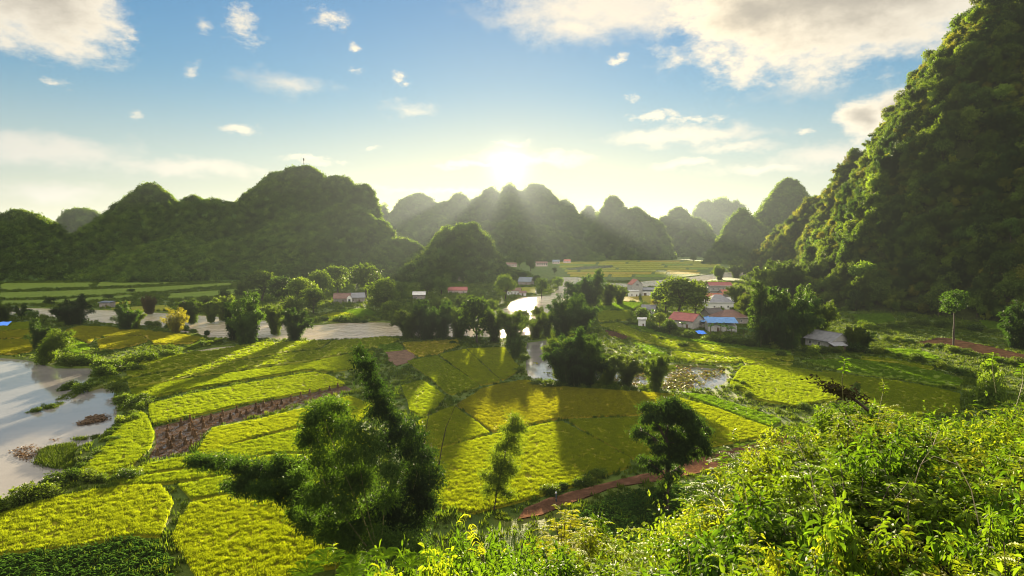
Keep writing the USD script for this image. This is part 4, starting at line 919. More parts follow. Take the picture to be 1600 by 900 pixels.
BUSHES = [proto(f'near_bush_{i}', bush(600 + i, *a)) for i, a in enumerate((('shrub', 2100, .16, .08), ('shrub_deep', 2100, .17, .085), ('shrub', 2300, .17, .06), ('shrub', 2400, .14, .055, 3.0, 1.5, True), ('shrub_deep', 1900, .20, .10), ('shrub', 1900, .19, .07, 3.0, 1.3, True)))]
YBUSH = proto('yellow_bush', bush(620, 'shrub_yellow', 2400, .15, .05, 3.0, 1.3, True))
SIL = np.array([(430, 960), (470, 872), (540, 850), (580, 842), (640, 816), (670, 794), (700, 782), (760, 780), (800, 790), (850, 806), (880, 792), (930, 795), (1000, 840), (1050, 846), (1085, 822), (1120, 768), (1160, 712), (1200, 672), (1240, 648), (1290, 628), (1340, 618), (1370, 600), (1410, 636), (1460, 652), (1520, 648), (1560, 632), (1600, 606), (1700, 590)], float)
R = np.random.default_rng(45)
names = {'shrub': 'sunlit', 'shrub_deep': 'deep green'}
nb = 0
LOOKS = ['oval-leaved sunlit', 'deep green oval-leaved', 'narrow-leaved sunlit', 'feathery compound-leaved', 'large-leaved deep green', 'loose feathery']
ORD = 'first second third fourth fifth sixth seventh eighth ninth tenth eleventh twelfth thirteenth fourteenth fifteenth sixteenth seventeenth eighteenth nineteenth twentieth'.split() + ['twenty-' + q for q in 'first second third fourth fifth sixth seventh eighth ninth'.split()] + ['thirtieth'] + ['thirty-' + q for q in 'first second third fourth fifth'.split()]
for Y, off, dpx, row in ((25, 4, 40, 'thicket crest'), (21, 24, 52, 'second thicket row'), (17.5, 52, 62, 'third thicket row'), (14.5, 92, 74, 'fourth thicket row'), (12, 140, 92, 'fifth thicket row'), (10, 190, 112, 'sixth thicket row'), (8.4, 245, 130, 'front thicket row')):
    k0 = 0
    for x in np.arange(440, 1720, dpx):
        x = x + R.uniform(-.4, .4) * dpx
        y = np.interp(x, SIL[:, 0], SIL[:, 1]) + off + R.uniform(-6, 16) + 60 * (float(fb(x, Y * 9.0, 90, 33)) - .5) * (off > 0)
        if y > 965: continue
        yy = Y * R.uniform(.95, 1.05); top = AT(x, y, yy)
        h = np.clip(top[2] - float(slope(top[0], yy)), 2.6, 9)
        k = R.integers(6); rw = R.uniform(.95, 1.35) * (1 if Y > 13 else .8)
        copy(BUSHES[k], 'leafy_bush', f'{ORD[k0]} from the left in the {row}, {LOOKS[k]} bush', 'bush', (top[0], yy, top[2] - h), R.uniform(0, 360), (rw, rw, h / 2.85), 'bushes of the near slope thicket')
        k0 += 1
for x, y, Y, s, lab in ((880, 788, 24, .95, 'bright yellow bush between the dirt track and the thicket'), (905, 812, 21, .8, 'lower yellow bush below the bright one by the track')):
    top = AT(x, y, Y); copy(YBUSH, 'yellow_bush', lab, 'bush', (top[0], Y, top[2] - 3 * s), R.uniform(0, 360), (s, s, s))


def under(seed, L=.14, W=.07):
    R = np.random.default_rng(seed); n = 46; u = sphere_dirs(R, n)
    return leaves(np.c_[R.normal(size=(n, 2)) * .35, R.uniform(.1, 1.0, n)], u * .8 + [0, 0, .2], np.array([0, 0, .8]) + u * .5, L * R.uniform(.6, 1.3, n), W, fine=True, curl=.2)


xy = np.c_[R.uniform(-26, 40, 9000), R.uniform(16, 46, 9000)]; zz = slope(xy[:, 0], xy[:, 1]); ok = (np.abs(xy[:, 0]) < xy[:, 1] * .95 + 2) & (zz > 0)
xy, zz = xy[ok], zz[ok]
o = scatter('/World/undergrowth', [(f'seedling_{i}', under(660 + i), M[('shrub', 'shrub_deep', 'weed')[i]]) for i in range(3)], np.c_[xy, zz], R.uniform(0, 6.28, len(xy)), R.uniform(.8, 1.7, len(xy)), R.integers(0, 3, len(xy)))
tag(o, 'low leafy undergrowth between the bushes of the near slope', 'undergrowth', kind='stuff')


def sprig(seed, n=9, L=.17, W=.075, leaf='shrub', stem=1.1, droop=.35):
    """One tall shoot with a few large leaves, each leaf a part."""
    R = np.random.default_rng(seed)
    c = np.array([[0, 0, 0], [.10, 0, stem * .5], [.12, .04, stem * .8], [.08, .06, stem]])
    ps = [('stem', tube(c, [.009, .008, .006, .004], 5), M['culm'], True)]
    for i in range(n):
        a = i * 2.4 + R.normal() * .3; z = stem * (.70 + .30 * (i + .5) / n)
        d = np.array([[math.cos(a), math.sin(a), .55 - droop * (1 - i / n) * 2]])
        v, f = leaves(np.array([[.10, .05, z]]), d, np.array([[0, 0, 1.]]) + R.normal(size=(1, 3)) * .3, L * R.uniform(.8, 1.2), W, fine=True, curl=.2)
        ps.append(('leaf', (v, f), M[leaf], False))
    return ps


SPR = [proto(f'leaf_shoot_{i}', sprig(640 + i, 16 + i * 2, leaf=('fern', 'shrub')[i % 2])) for i in range(3)]
for i, (x, y, Y, s, lab) in enumerate(((1320, 556, 9.5, .62, 'tall leafy shoot standing clear above the thicket against the paddies'), (1375, 594, 15, .8, 'pale leafy shoot on the crest of the thicket'), (1560, 550, 10, .6, 'bright leafy shoot near the right edge, higher one'), (1592, 566, 10, .65, 'bright leafy shoot at the right frame edge'), (1152, 670, 18, 1.0, 'pale leafy shoot at the left shoulder of the thicket'),
                                       (1460, 645, 13, .7, 'leafy shoot on the right part of the crest'), (1135, 708, 16, .9, 'low leafy shoot left of the pale one at the shoulder'), (525, 850, 18, 1.1, 'leafy shoot at the foot of the leaning bamboo'), (720, 830, 16, 1.1, 'leafy shoot among the bushes below the slender tree'))):
    top = AT(x, y, Y); copy(SPR[i % 3], 'leaf_shoot', lab, 'shoot', (top[0], Y, top[2] - 1.15 * s), R.uniform(0, 360), s)


def fern_parts(seed):
    R = np.random.default_rng(seed); fr = []
    for i in range(9):
        a = i * 2 * np.pi / 9 + R.normal() * .2; o = np.array([math.cos(a), math.sin(a), 0]); L = R.uniform(.9, 1.3)
        s = np.linspace(.08, 1, 16)[:, None]; c = o * L * s * .8 + np.array([0, 0, 1.]) * L * (s * .9 - .62 * s ** 2)
        sd = np.cross(o, [0, 0, 1.]); w = (.30 * np.sin(np.pi * np.clip(s * .9 + .1, 0, 1)))[:, 0] + .03
        fr.append(join(*[leaves(c, np.tile(sd * g, (16, 1)) + o * .5, np.tile([0, 0, 1.], (16, 1)), w, .07, fine=True) for g in (-1, 1)]))
    return [('frond', f, M['fern'], False) for f in fr]


FERN = proto('fern', fern_parts(650))
for i, (x, y, Y, s) in enumerate(((510, 866, 17, .6), (560, 872, 15, .5), (480, 885, 14, .5), (600, 860, 18, .55), (640, 872, 15, .5), (545, 890, 12, .4))):
    top = AT(x, y, Y); copy(FERN, 'fern', ('bright fern at the left end of the thicket, highest one', 'fern right of the highest one at the bottom edge', 'leftmost fern at the bottom edge', 'fern under the dark bamboo foot', 'fern right of the dark bamboo foot', 'small fern at the very bottom edge')[i], 'fern', (top[0], Y, top[2] - .45 * s), i * 50, s)

def broad_plant(seed):
    R = np.random.default_rng(seed); ps = []
    for i in range(11):
        a = i * 2.4 + R.normal() * .2; h = R.uniform(.5, 1.15); o = np.array([math.cos(a), math.sin(a), 0]); tip = o * .28 + [0, 0, h]
        lf = leaves(np.array([tip]), np.array([o + [0, 0, -.35]]), np.array([[0, 0, 1.]]) + o * .5, R.uniform(.24, .36), .2, fine=True, curl=.25)
        st_ = tube([o * .02, o * .12 + [0, 0, h * .6], tip], [.008, .007, .005], 4)
        ps.append(('leaf', join(lf, (np.array(st_.vertices), np.array(st_.faces))), M['fern'], False))
    return ps


BP = [proto(f'broad_plant_{i}', broad_plant(684 + i)) for i in range(2)]
R = np.random.default_rng(48)
for i, x in enumerate(np.linspace(700, 1580, 14)):
    Y = R.uniform(8.8, 15); x += R.uniform(-30, 30); y = np.interp(x, SIL[:, 0], SIL[:, 1]) + np.interp(Y, [8, 12, 17, 21, 25], [240, 130, 50, 20, 4]); top = AT(x, y, Y)
    copy(BP[i % 2], 'broad_leaf_plant', f'{ORD[i]} large-leaved plant from the left among the thicket bushes', 'plant', (top[0], Y, top[2] - .72), R.uniform(0, 360), .7)
for i, (x, y, Y) in enumerate(((1268, 700, 14), (1170, 760, 15), (1345, 655, 18), (1440, 690, 15), (1520, 720, 12), (1080, 850, 14))):
    c = AT(x, y, Y); a = R.uniform(-1, 1); t = thing('bare_twig', f'{ORD[i]} bare pale twig in order of height above the thicket' if False else ('bare pale twig arching over the thicket, ' + ('right of the crest middle', 'at the left shoulder', 'just under the crest top', 'on the right half', 'far right and low', 'below the solitary tree', 'at the lower middle', 'in the middle of the slope', 'low on the right half', 'below the slender tree', 'at the right frame edge')[i]), 'twig')
    q = [c + [-.25 * a, 0, -1.5], c + [0, 0, -.6], c + [.3 * a, 0, -.08], c + [.75 * a, .1, .06], c + [1.05 * a, .1, -.12]]
    part(t, 'stem', tube(q, [.009, .008, .006, .004, .003], 5), M['twig'], True); part(t, 'side_twig', tube([q[2], q[2] + np.array([.2 * a, .1, .35])], [.007, .003], 4), M['twig'])

# dead dry branch heap on the thicket crest
R = np.random.default_rng(46)
c0 = AT(1318, 612, 19)
n = 420; u = R.normal(size=(n, 3)) * [.36, .25, .10]; u[:, 2] -= .35 * u[:, 0]
t = thing('dead_branch', 'brown withered branch slanting over the thicket crest', 'branch')
part(t, 'bough', tube([c0 + [.8, 0, -.6], c0 + [.1, 0, -.05], c0 + [-.6, 0, .25]], [.05, .04, .015], 6), M['bark'], True)
part(t, 'withered_leaves', leaves(c0 + u, np.tile([-.6, 0, -.1], (n, 1)) + R.normal(size=(n, 3)) * .5, R.normal(size=(n, 3)) + [0, 0, 1], .17, .06), M['dead'], kind='stuff')

# ------------------------------------------------------------------ banks, hedges, weeds
def shrub_parts(seed, leaf):
    R = np.random.default_rng(seed)
    cl = [((R.normal() * .6, R.normal() * .5, .75 + R.normal() * .25), R.uniform(.45, .75)) for _ in range(7)]
    return [('stems', cat_mesh([tube([[0, 0, -.2], np.array(c) * .6, c], [.06, .04, .015], 4) for c, r in cl]), M['bark'], True), ('foliage', crown(R, cl, 900, .34, .17, droop=.2), M[leaf], False)]


SHR = [proto(f'bank_shrub_{i}', shrub_parts(700 + i, lf)) for i, lf in enumerate(('broad', 'broad', 'weed', 'bamboo'))]
R = np.random.default_rng(47)


def hedge(pts, n, h0, h1, lab, spread=1.0, kinds=(0, 1, 2, 3), name='bank_shrub', group=None):
    q = np.array([P(x, y)[:2] for x, y in pts]); ls = LineString(q)
    n = max(3, int(n * .66))
    for i in range(n):
        p = np.array(ls.interpolate((i + R.uniform(.1, .9)) / n, normalized=True).coords[0]) + R.normal(size=2) * spread
        s = R.uniform(h0, h1) / 1.5
        inw = WATER.contains(Point(p))
        copy(SHR[R.choice(kinds)], name, lab, 'shrub', (p[0], p[1], -.7 if inw else 0), R.uniform(0, 360), (s * R.uniform(.9, 1.5), s * R.uniform(.9, 1.5), s), group or lab)


hedge([(70, 563), (100, 568), (150, 572), (185, 580), (200, 572), (260, 556), (330, 535), (375, 532)], 40, 1.2, 3.4, 'dark shrub of the hedge between lake corner and river bend', 1.6)
hedge([(150, 590), (185, 578), (215, 580)], 9, 2.0, 4.2, 'tall dark shrub on the lake corner above the first paddy strip', 1.6)
hedge([(188, 607), (197, 625), (212, 637), (222, 642)], 16, 1.0, 2.4, 'shrub on the lake shore beside the long paddy strips', .9)
hedge([(222, 642), (187, 668), (165, 698), (135, 728), (113, 743)], 22, .6, 1.6, 'low shrub between lake and tongue-shaped paddy', .7)
hedge([(195, 752), (150, 755), (110, 752), (70, 775), (0, 797), (-30, 805)], 22, .8, 2.2, 'shrub on the lake shore above the broad yellow paddy', .9)
hedge([(830, 602), (880, 606), (960, 608), (1030, 612)], 22, .9, 2.2, 'low shrub at the foot of the lotus pond bamboo', .8)
hedge([(1140, 612), (1150, 595), (1180, 628), (1230, 640), (1290, 640)], 14, .6, 1.5, 'low shrub at the right end of the lotus pond', 1.0)
hedge([(1000, 520), (1040, 535), (1080, 545), (1140, 550), (1200, 556), (1250, 558)], 6, 1.2, 2.2, 'shrub on the terrace edge below the village', 1.0)
hedge([(985, 507), (1010, 512), (1050, 522), (1100, 532), (1160, 540), (1230, 549), (1260, 552), (1320, 553), (1345, 553)], 34, 1.6, 3.4, 'shrub of the garden hedge below the village', 1.4)
hedge([(480, 502), (520, 500), (560, 502), (600, 500), (620, 500)], 16, 1.5, 3.2, 'shrub on the far river bank below the farmhouse', 2.0)
hedge([(200, 507), (240, 508), (300, 515), (330, 522)], 14, 1.5, 3.0, 'shrub on the river edge beyond the gold paddies', 2.0)
hedge([(800, 590), (815, 575), (822, 560), (820, 545)], 9, 1.0, 2.2, 'shrub on the pond corner beside the yellow paddies', .8)
hedge([(770, 545), (700, 538), (735, 537), (800, 540)], 9, .8, 1.6, 'low scrub under the round tree of the river row', 1.0)
hedge([(1345, 530), (1400, 532), (1450, 540), (1490, 550), (1540, 562), (1600, 575)], 30, 1.0, 2.4, 'shrub on the upper terrace wall at the right', 1.6)
hedge([(1340, 550), (1400, 556), (1470, 574), (1520, 590), (1580, 600)], 30, 1.0, 2.4, 'shrub on the lower terrace wall at the right', 1.4)
hedge([(1340, 515), (1400, 512), (1450, 508), (1500, 515), (1560, 520)], 30, 1.4, 3.2, 'shrub among the garden plots under the mountainside', 3.0)
hedge([(1310, 485), (1360, 480), (1420, 478), (1480, 482), (1590, 488)], 24, 1.6, 3.6, 'shrub between the garden plots and the forest edge', 3.5)
hedge([(840, 778), (880, 765), (920, 752), (945, 742)], 12, .7, 1.5, 'weedy shrub along the upper edge of the dirt track', .6, (2, 2, 0))
hedge([(1000, 452), (960, 455), (915, 458), (900, 470)], 10, 1.5, 3.0, 'scrub on the river bank left of the tower house', 2.0)
hedge([(780, 445), (800, 440), (850, 442), (870, 438)], 14, 2.0, 4.0, 'hazy scrub around the cottages by the river mouth', 5.0)
hedge([(410, 437), (450, 425), (500, 428), (560, 425), (640, 440)], 16, 3.0, 6.0, 'scrub at the foot of the broad tall hill', 8.0)
hedge([(98, 606), (112, 603), (125, 608)], 5, 1.4, 2.6, 'bushy islet shrub standing in the lake', .8, (0, 1))
hedge([(50, 640), (65, 638), (78, 632)], 4, .5, 1.0, 'half-drowned shrub in the lake', .6, (2, 3))

# weeds on all open ground between the plots
def weed(seed, n=22, h=.5, w=.09):
    R = np.random.default_rng(seed); a = R.uniform(0, 6.28, n)
    return leaves(np.c_[R.normal(size=(n, 2)) * .22, np.zeros(n)], np.c_[np.cos(a) * .7, np.sin(a) * .7, np.ones(n)], np.c_[np.cos(a), np.sin(a), np.full(n, .4)], h * R.uniform(.5, 1.2, n), w, curl=.25)


ROADS = unary_union([wROAD.buffer(.2), STUB.buffer(.25), PLOUGH, SOIL.buffer(-.5), SOIL2])
BLOCK = unary_union([FIELD_U, WATER.buffer(.1), ROADS]); shapely.prepare(BLOCK)
xy = np.vstack([np.c_[R.uniform(-1, 1, 80000) * 300, R.uniform(60, 320, 80000)], np.c_[R.uniform(-.9, .9, 40000) * 700, R.uniform(320, 700, 40000)]])
xy = xy[(np.abs(xy[:, 0]) < xy[:, 1] * .92) & ~shapely.contains_xy(BLOCK, xy[:, 0], xy[:, 1])]
sc = np.where(xy[:, 1] < 320, R.uniform(.7, 1.7, len(xy)), R.uniform(1.6, 3.6, len(xy))) * (.6 + 1.1 * fb(xy[:, 0], xy[:, 1], 9, 5))
WD = [weed(720 + i) for i in range(4)]
o = scatter('/World/weeds', [(f'weed_{i}', WD[i], M['weed']) for i in range(4)], np.c_[xy, np.zeros(len(xy))], R.uniform(0, 6.28, len(xy)), sc, R.integers(0, 4, len(xy)))
tag(o, 'weeds and rough grass on the bunds and banks', 'weeds', kind='stuff')
# stubble in the mud
x0, y0, x1, y1 = STUB.bounds; n = 30000
xy = np.c_[R.uniform(x0, x1, n), R.uniform(y0, y1, n)]; xy = xy[shapely.contains_xy(STUB.buffer(-.2), xy[:, 0], xy[:, 1])]
u_ = (xy[:, 0] * .8 + xy[:, 1] * .6); k_ = np.round(u_ / .55) * .55 - u_; xy = xy + np.c_[k_ * .8, k_ * .6]
ST = weed(740, 9, .26, .035)
o = scatter('/World/stubble', [('stubble_tuft', ST, M['straw'])], np.c_[xy, np.full(len(xy), .03)], R.uniform(0, 6.28, len(xy)), R.uniform(.7, 1.2, len(xy)), np.zeros(len(xy)))
tag(o, 'cut rice stubble in rows on the muddy strip', 'stubble', kind='stuff')

# broad-leaved crops
def crop_plant(seed):
    R = np.random.default_rng(seed); n = 16; a = R.uniform(0, 6.28, n)
    return leaves(np.c_[R.normal(size=(n, 2)) * .12, R.uniform(.1, .7, n)], np.c_[np.cos(a), np.sin(a), R.uniform(.1, .9, n)], np.c_[-np.cos(a) * .4, -np.sin(a) * .4, np.ones(n)], .55 * R.uniform(.6, 1.2, n), .14, curl=.45)


CP = [crop_plant(750 + i) for i in range(3)]


def crop_field(pts, lab, sp, rowdir, scale=1.0, z=0.0):
    g = poly(pts, .4); x0, y0, x1, y1 = g.bounds
    t = thing('crop_field', lab, 'crop', kind='stuff')
    part(t, 'soil', relief(g, 1.5, lambda x, y: .06 + .1 * fb(x, y, 1, 3)), M['near_slope'], smooth=True)
    c, s = math.cos(rowdir), math.sin(rowdir); q = max(x1 - x0, y1 - y0)
    uu, vv = np.meshgrid(np.arange(-q, q, sp * 1.5), np.arange(-q, q, sp)); xy = np.c_[(uu * c - vv * s).ravel() + (x0 + x1) / 2, (uu * s + vv * c).ravel() + (y0 + y1) / 2] + R.normal(size=(uu.size, 2)) * sp * .18
    xy = xy[shapely.contains_xy(g, xy[:, 0], xy[:, 1]) & (np.abs(xy[:, 0]) < xy[:, 1] * .95)]
    tag(scatter(str(t.GetPath()) + '/plants', [(f'plant_{i}', CP[i], M['crop']) for i in range(3)], np.c_[xy, np.full(len(xy), .05)], R.uniform(0, 6.28, len(xy)), scale * R.uniform(.8, 1.25, len(xy)), R.integers(0, 3, len(xy))), kind='stuff')


crop_field([(-80, 872), (0, 868), (60, 862), (140, 853), (205, 840), (246, 846), (262, 870), (272, 905), (276, 960), (-80, 960)], 'dark green vegetable crop in the bottom left corner', .62, .3)
crop_field([(870, 815), (920, 790), (960, 773), (1005, 765), (1060, 757), (1130, 740), (1200, 712), (1230, 740), (1230, 830), (1000, 850), (880, 850)], 'grey-green vegetable crop around the foot of the solitary tree', .62, .5)

# lotus leaves on the pond, flotsam and reeds on the lake
def pad(seed):
    R = np.random.default_rng(seed); vs, fs = [], []
    for i in range(5):
        a = np.linspace(0, 2 * np.pi, 9)[:-1]; r = R.uniform(.16, .34); c = R.normal(size=2) * .55; h = R.uniform(.03, .45); tl = R.normal(size=2) * .35
        ring = np.c_[c[0] + r * np.cos(a), c[1] + r * np.sin(a), h + (np.cos(a) * tl[0] + np.sin(a) * tl[1]) * r + .05]
        vs.append(np.vstack([ring, [[*c, h]]])); fs.append(np.array([[j, (j + 1) % 8, 8] for j in range(8)]))
    return join(*zip(vs, fs))


PD = [pad(760 + i) for i in range(4)]
x0, y0, x1, y1 = wPOND.bounds; n = 16000; xy = np.c_[R.uniform(x0, x1, n), R.uniform(y0, y1, n)]
pq = 800 + FPX * xy[:, 0] / xy[:, 1]
dens = np.clip(.85 * fb(xy[:, 0], xy[:, 1], 6, 61) + .25 * np.exp(-((pq - 1060) / 25) ** 2) - .12 * (pq > 1085) - .30 * (pq < 870), 0, 1)
xy = xy[shapely.contains_xy(wPOND.buffer(-.3), xy[:, 0], xy[:, 1]) & (R.random(n) < (dens - .26) * 1.3)]
o = scatter('/World/lotus_leaves', [(f'pads_{i}', PD[i], M['lotus']) for i in range(4)], np.c_[xy, np.full(len(xy), -.68)], R.uniform(0, 6.28, len(xy)), R.uniform(.7, 1.5, len(xy)), R.integers(0, 4, len(xy)))
tag(o, 'lotus leaves floating and standing on the pond', 'lotus leaves', kind='stuff')


def on_water(name, lab, cat_, poly_px, n, mesh, mat_, s0, s1, z=-.69, thr=.45, sd=3):
    g = poly(poly_px, -.7).buffer(.5); x0, y0, x1, y1 = g.bounds; q = np.c_[R.uniform(x0, x1, n), R.uniform(y0, y1, n)]
    q = q[shapely.contains_xy(g, q[:, 0], q[:, 1]) & (fb(q[:, 0], q[:, 1], 4, sd) > thr)]
    tag(scatter(unique('/World', name), [('tuft', mesh, M[mat_])], np.c_[q, np.full(len(q), z)], R.uniform(0, 6.28, len(q)), R.uniform(s0, s1, len(q)), np.zeros(len(q))), lab, cat_, kind='stuff')


on_water('reeds', 'flooded reeds and yellowed grass at the lake edge', 'reeds', [(98, 690), (150, 683), (172, 690), (150, 712), (110, 735), (60, 725), (70, 705)], 2600, weed(770, 14, .7, .06), 'weed', .6, 1.2, thr=.42)
on_water('floating_debris', 'brown rafts of flotsam drifting on the lake', 'debris', [(25, 705), (60, 690), (100, 683), (90, 700), (45, 720), (35, 712)], 420, pad(771), 'straw', .3, .8, z=-.72, thr=.46)
on_water('floating_debris', 'thin dark flotsam streak in the middle of the lake', 'debris', [(128, 660), (150, 650), (178, 651), (160, 658), (130, 663)], 300, pad(772), 'straw', .5, 1.0, z=-.72, thr=.3)
on_water('water_weed', 'green weed raft around the lake islet', 'water weed', [(40, 645), (80, 628), (130, 605), (140, 600), (120, 618), (70, 645)], 900, weed(773, 12, .4, .08), 'weed', .6, 1.3, thr=.45)
# fallen boughs at the lake corner
for pts, lab in (([(150, 600), (165, 595), (182, 598)], 'dark driftwood bough at the lake corner'), ([(155, 604), (170, 601), (186, 603)], 'second driftwood bough at the lake corner'), ([(130, 661), (150, 655), (175, 650)], 'drowned bough in the middle of the lake')):
    q = [P(x, y, -.6) for x, y in pts]; t = thing('driftwood', lab, 'driftwood')
    part(t, 'bough', tube(q, [.18, .14, .05], 6), M['bark'], True); part(t, 'branch', tube([q[1], q[1] + np.array([.9, .6, .5])], [.09, .03], 5), M['bark'], True)

# ------------------------------------------------------------------ houses
def roof_mat(name, c, s=3.0):
    return noise_mat(name, [(.25, tuple(np.array(c) * .62)), (.5, c), (.8, tuple(np.minimum(.8, np.array(c) * 1.3)))], .8, 5.0, .65, bump=.3, bscale=4, spec=.3, obj=True)


H = dict(red=roof_mat('red_roof', (.20, .06, .052)), blue=roof_mat('blue_roof', (.07, .16, .32)), grey=roof_mat('grey_roof', (.15, .15, .16)), brown=roof_mat('brown_tiles', (.11, .06, .045)), brick=roof_mat('brick_red_roof', (.26, .09, .06)), pale=roof_mat('pale_roof', (.38, .375, .35)), slate=roof_mat('slate_roof', (.10, .12, .14)), dark=roof_mat('dark_roof', (.06, .05, .045)),
         wgrey=plain('grey_block_wall', (.26, .25, .23), .85, .15, .25), white=plain('white_wall', (.46, .45, .41), .8, .2, .12), stone=plain('stone_wall', (.18, .16, .14), .9, .1, .3), pink=plain('pinkish_wall', (.40, .31, .28), .85, .15, .12), wood=plain('dark_wood', (.07, .045, .03), .7, .2, .3), frame=plain('window_frame', (.45, .42, .38), .6, .3), pane=plain('dark_pane', (.02, .025, .03), .12, .6), tarp=plain('blue_tarp', (.03, .16, .60), .5, .4, .2))


def roof_slab(L, W, rise, ov, sgn, kind, th=.10, rib=.85):
    """One slope of a gable roof with ribs running down it; ridge along x."""
    nx = max(6, int((L + 2 * ov) / (rib / 2)) + 1); x = np.linspace(-L / 2 - ov, L / 2 + ov, nx)
    hump = np.where(np.arange(nx) % 2 == 0, .05, 0.0)
    k = 1 + ov / (W / 2)
    s = np.array([0, .35, .7, 1.0])
    vt = np.stack([np.stack([x, np.full(nx, sgn * W / 2 * k * q), rise * (1 - q * k) + hump + .08 + .02 * np.sin(x * 1.7 + q * 5)], 1) for q in s], 0)
    vb = vt - [0, 0, th]; v = np.vstack([vt.reshape(-1, 3), vb.reshape(-1, 3)]); n = nx * len(s); f = []
    for j in range(len(s) - 1):
        i = j * nx + np.arange(nx - 1)
        f += [np.c_[i, i + 1, i + nx + 1], np.c_[i, i + nx + 1, i + nx], n + np.c_[i, i + nx + 1, i + 1], n + np.c_[i, i + nx, i + nx + 1]]
    for i, st in ((np.arange(nx - 1), 0), ((len(s) - 1) * nx + np.arange(nx - 1), 0)): f += [np.c_[i, i + n, i + 1 + n], np.c_[i, i + 1 + n, i + 1]]
    for e in (0, nx - 1):
        i = np.arange(len(s) - 1) * nx + e; f += [np.c_[i, i + nx, i + nx + n], np.c_[i, i + nx + n, i + n]]
    return v, np.vstack(f)


def opening(t, kind, face, u, z, w, h, L, W):
    """A door or a window on a wall: face f/b (long walls) or r/l (gable ends)."""
    def put(b, out):
        m_ = box(w * b[0], out, h * b[1], (u + w * b[2], 0, z + h * (.5 + b[3])))
        m_.apply_transform(trimesh.transformations.rotation_matrix({'f': 0, 'r': math.pi / 2, 'b': math.pi, 'l': -math.pi / 2}[face], [0, 0, 1]))
        d = {'f': (0, -W / 2, 0), 'b': (0, W / 2, 0), 'r': (L / 2, 0, 0), 'l': (-L / 2, 0, 0)}[face]
        m_.apply_translation(d); return m_
    if kind == 'door':
        d = part(t, 'door', put((1, 1, 0, 0), .08), H['wood']); part(d, 'handle', put((.07, .08, .35, 0), .16), H['frame']); return
    f = part(t, 'window', cat_mesh([put((1.1, .10, 0, .5), .12), put((1.15, .12, 0, -.5), .16), put((.1, .9, -.5, 0), .12), put((.1, .9, .5, 0), .12), put((.07, .9, 0, 0), .11)]), H['frame'])
    part(f, 'pane', put((.9, .9, 0, 0), .05), H['pane'])


def house(px, py, label, L, W, wall, rise, yaw, wm, rm, name='house', cat_='house', ov=.5, opens=(), extra=None, roof='gable', z=0.0):
    p = P(px, py, z)
    t = thing(name, label, cat_, (p[0], p[1], z), yaw)
    if roof == 'gable':
        pr = Polygon([(-W / 2, -.4), (W / 2, -.4), (W / 2, wall), (0, wall + rise - .06), (-W / 2, wall)])
        b = trimesh.creation.extrude_polygon(pr, L, engine='earcut'); b.apply_transform(np.array([[0, 0, 1, -L / 2], [1, 0, 0, 0], [0, 1, 0, 0], [0, 0, 0, 1.]]))
        part(t, 'wall', b, H[wm])
        for s in (-1, 1):
            v, f = roof_slab(L, W, rise, ov, s, rm); part(t, 'roof', (v + [0, 0, wall], f), H[rm])
        part(t, 'ridge_cap', box(L + 2 * ov, .35, .14, (0, 0, wall + rise + .14)), H[rm])
    elif roof == 'hip':
        part(t, 'wall', box(L, W, wall + .4, (0, 0, wall / 2 - .2)), H[wm])
        a, b_, r = L / 2 + ov, W / 2 + ov, max(.2, (L - W) / 2)
        part(t, 'eave', box(2 * a + .1, 2 * b_ + .1, .22, (0, 0, wall + .0)), H['white' if wm == 'white' else 'wgrey'])
        w0 = wall + .12
        for q in ([(-a, -b_, w0), (a, -b_, w0), (r, 0, w0 + rise), (-r, 0, w0 + rise)], [(a, b_, w0), (-a, b_, w0), (-r, 0, w0 + rise), (r, 0, w0 + rise)], [(a, -b_, w0), (a, b_, w0), (r, 0, w0 + rise)], [(-a, b_, w0), (-a, -b_, w0), (-r, 0, w0 + rise)]):
            q = np.array(q); n_ = len(q); lo = q * [1, 1, 1] - [0, 0, .12]
            f = [[0, i, i + 1] for i in range(1, n_ - 1)] + [[n_, n_ + i + 1, n_ + i] for i in range(1, n_ - 1)] + [[i, n_ + i, n_ + (i + 1) % n_] for i in range(n_)] + [[i, n_ + (i + 1) % n_, (i + 1) % n_] for i in range(n_)]
            part(t, 'roof', (np.vstack([q, lo]), np.array(f)), H[rm])
    else:  # a single slope towards the front
        part(t, 'wall', cat_mesh([trimesh.creation.extrude_polygon(Polygon([(-W / 2, -.4), (W / 2, -.4), (W / 2, wall + rise), (-W / 2, wall)]), L, engine='earcut')]).apply_transform(np.array([[0, 0, 1, -L / 2], [1, 0, 0, 0], [0, 1, 0, 0], [0, 0, 0, 1.]])), H[wm])
        v, f = roof_slab(L, W * 2, rise * 1.0, ov, -1, rm); v = v + [0, W / 2, wall + rise]; v[:, 2] -= .0
        v[:, 2] = wall + rise - (W / 2 - v[:, 1]) * rise / W + (v[:, 2] - (wall + rise - (W / 2 - v[:, 1]) * rise / W)); part(t, 'roof', (v, f), H[rm])
    for o_ in opens: opening(t, *o_, L, W)
    return t


